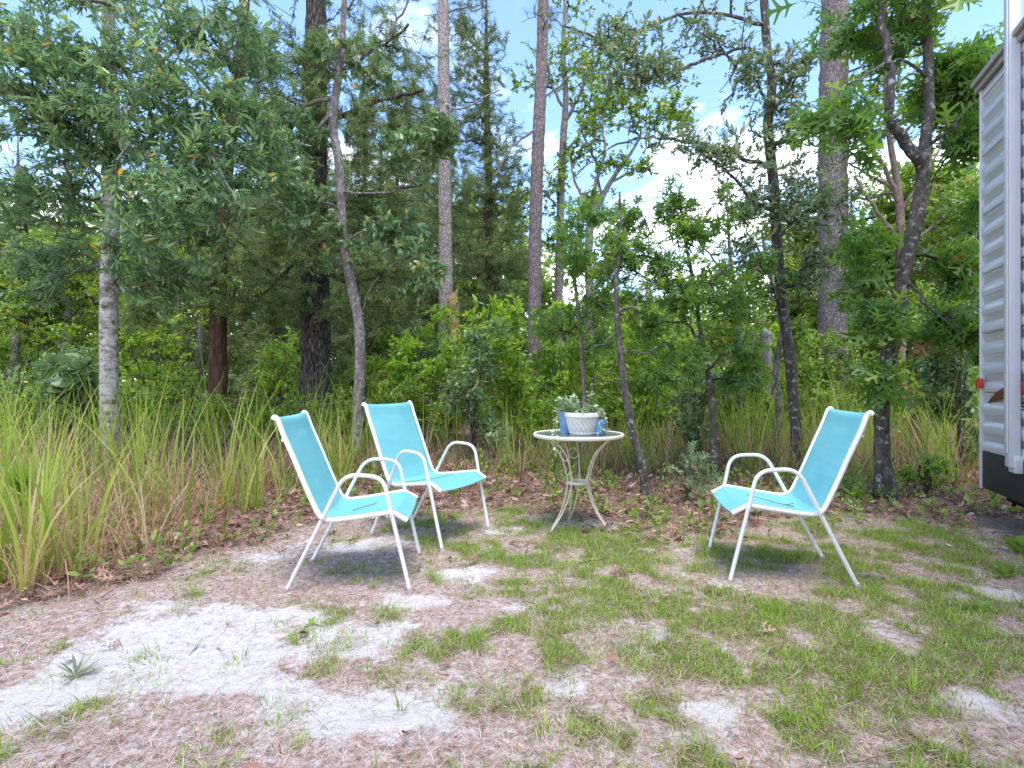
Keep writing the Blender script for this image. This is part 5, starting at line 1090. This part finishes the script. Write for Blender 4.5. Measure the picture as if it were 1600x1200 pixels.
def fallen(px, py, size, label, v, rz=0.3, seed=1, name='fallen_leaf'):
    c = gp(px, py); rr = np.random.default_rng(seed); n = 3
    P = np.array([[0, 0, .012], [.02, .01, .02], [-.02, 0, .02]]); D = np.array([[math.cos(rz), math.sin(rz), .1], [math.cos(rz + .8), math.sin(rz + .8), .25], [math.cos(rz - .7), math.sin(rz - .7), .2]])
    V, g, k = cards(P, D, np.array([[0, 0, 1.0]] * 3) + rr.normal(size=(3, 3)) * .3, np.array([size, size * .8, size * .75]), 'lobed', 1.0)
    o = link_mesh(name, card_mesh(name, [(V, g, np.repeat(np.array([v, v + .1, v - .1]), k))], L_DEAD), None, (c[0], c[1], h1(*c))); tag(o, label, 'leaf')
fallen(952, 902, .11, 'large curled reddish dead leaf on the turf in front of the table', .45, .2, 1)
fallen(1186, 988, .075, 'pale orange dead leaf on the turf in front of the right chair', .85, .0, 2)
fallen(163, 1016, .05, 'small brown dead leaf on the white sand at left', .5, .4, 3)
fallen(690, 1052, .05, 'small reddish dead leaf on the turf below the second chair', .5, .9, 4)
c = gp(1360, 905); o = MB(); o.tube([(-.06, .02, .012), (-.02, .0, .018), (.03, -.01, .016), (.075, -.02, .008)], [.010, .018, .016, .006], 8, flat=.6); q = o.build('bark_chip', barkmat('grey_bark_chip', [(.3, (.10, .08, .07)), (.7, (.42, .37, .33))], (60, 60, 20))); q.location = (c[0], c[1], h1(*c)); tag(q, 'grey piece of bark lying by the rear foot of the right chair', 'bark')
c = gp(928, 878); o = MB(); o.tube(spline([(-.09, -.03, .006), (-.03, .0, .012), (.03, .02, .01), (.09, .07, .006)], 4), .004, 6); q = o.build('stick', M_TWIG); q.location = (c[0], c[1], h1(*c)); tag(q, 'thin bent stick on the turf in front of the table', 'stick')

# ------------------------------------------------------------------ sky, sun, camera
SUN_EL, SUN_AZ = math.radians(72), math.radians(168)   # azimuth from +Y towards +X
w = bpy.data.worlds.new('World'); SC.world = w; w.use_nodes = True; nt = w.node_tree
for n in list(nt.nodes): nt.nodes.remove(n)
out = nt.nodes.new('ShaderNodeOutputWorld'); bg = N(nt, 'ShaderNodeBackground', i_Strength=0.15); L(nt, bg.outputs[0], out.inputs[0])
sky = N(nt, 'ShaderNodeTexSky', sky_type='NISHITA', sun_disc=False, sun_elevation=SUN_EL, sun_rotation=SUN_AZ, altitude=0.0, air_density=1.0, dust_density=0.6, ozone_density=1.6)
tc = N(nt, 'ShaderNodeTexCoord'); sx = N(nt, 'ShaderNodeSeparateXYZ'); L(nt, tc.outputs['Generated'], sx.inputs[0])
za = N(nt, 'ShaderNodeMath', operation='ADD', i_1=0.22); L(nt, sx.outputs[2], za.inputs[0])
zm = N(nt, 'ShaderNodeMath', operation='MAXIMUM', i_1=0.05); L(nt, za.outputs[0], zm.inputs[0])
vd = N(nt, 'ShaderNodeVectorMath', operation='DIVIDE'); cz = N(nt, 'ShaderNodeCombineXYZ')
for k in range(3): L(nt, zm.outputs[0], cz.inputs[k])
L(nt, tc.outputs['Generated'], vd.inputs[0]); L(nt, cz.outputs[0], vd.inputs[1])
mp = N(nt, 'ShaderNodeMapping'); mp.inputs['Location'].default_value = (0.35, 0.9, 0); L(nt, vd.outputs[0], mp.inputs[0])
cn = N(nt, 'ShaderNodeTexNoise', i_Scale=1.5, i_Detail=10.0, i_Roughness=0.58, i_Distortion=0.3); L(nt, mp.outputs[0], cn.inputs['Vector'])
lowz = N(nt, 'ShaderNodeMapRange', i_1=0.10, i_2=0.62, i_3=0.12, i_4=-0.08); L(nt, sx.outputs[2], lowz.inputs[0])
ad = N(nt, 'ShaderNodeMath', operation='ADD'); L(nt, cn.outputs[0], ad.inputs[0]); L(nt, lowz.outputs[0], ad.inputs[1])
cf = ramp(nt, ad.outputs[0], [(0.52, (0, 0, 0)), (0.76, (1, 1, 1))])
mx = N(nt, 'ShaderNodeMixRGB'); tn = N(nt, 'ShaderNodeMixRGB', blend_type='MULTIPLY', i_0=1.0); L(nt, sky.outputs[0], tn.inputs[1]); tn.inputs[2].default_value = (0.62, 0.67, 0.76, 1); L(nt, cf, mx.inputs[0]); L(nt, tn.outputs[0], mx.inputs[1]); mx.inputs[2].default_value = (6.8, 6.5, 6.1, 1)
L(nt, mx.outputs[0], bg.inputs[0])
sd = bpy.data.lights.new('sun', 'SUN'); sd.energy = 0.9; sd.angle = math.radians(32); sd.color = (1.0, 0.94, 0.85)
so = bpy.data.objects.new('sun', sd); COL.objects.link(so)
dv = Vector((math.sin(SUN_AZ) * math.cos(SUN_EL), math.cos(SUN_AZ) * math.cos(SUN_EL), math.sin(SUN_EL)))
so.rotation_euler = dv.to_track_quat('Z', 'Y').to_euler(); so.location = dv * 30
cd = bpy.data.cameras.new('camera'); cam = bpy.data.objects.new('camera', cd); COL.objects.link(cam)
cam.location = (0, 0, EYE); cam.rotation_euler = (PI / 2, 0, 0); cd.sensor_width = 36; cd.lens = 36 * F / 1600; cd.clip_start = 0.05; cd.clip_end = 2000
SC.camera = cam
SC.view_settings.view_transform = 'Standard'; SC.view_settings.look = 'None'; SC.view_settings.gamma = 1; SC.view_settings.exposure = 2.18
try: SC.cycles.max_bounces = 6; SC.cycles.diffuse_bounces = 4; SC.cycles.transmission_bounces = 4; SC.cycles.glossy_bounces = 2; SC.cycles.transparent_max_bounces = 4
except Exception: pass
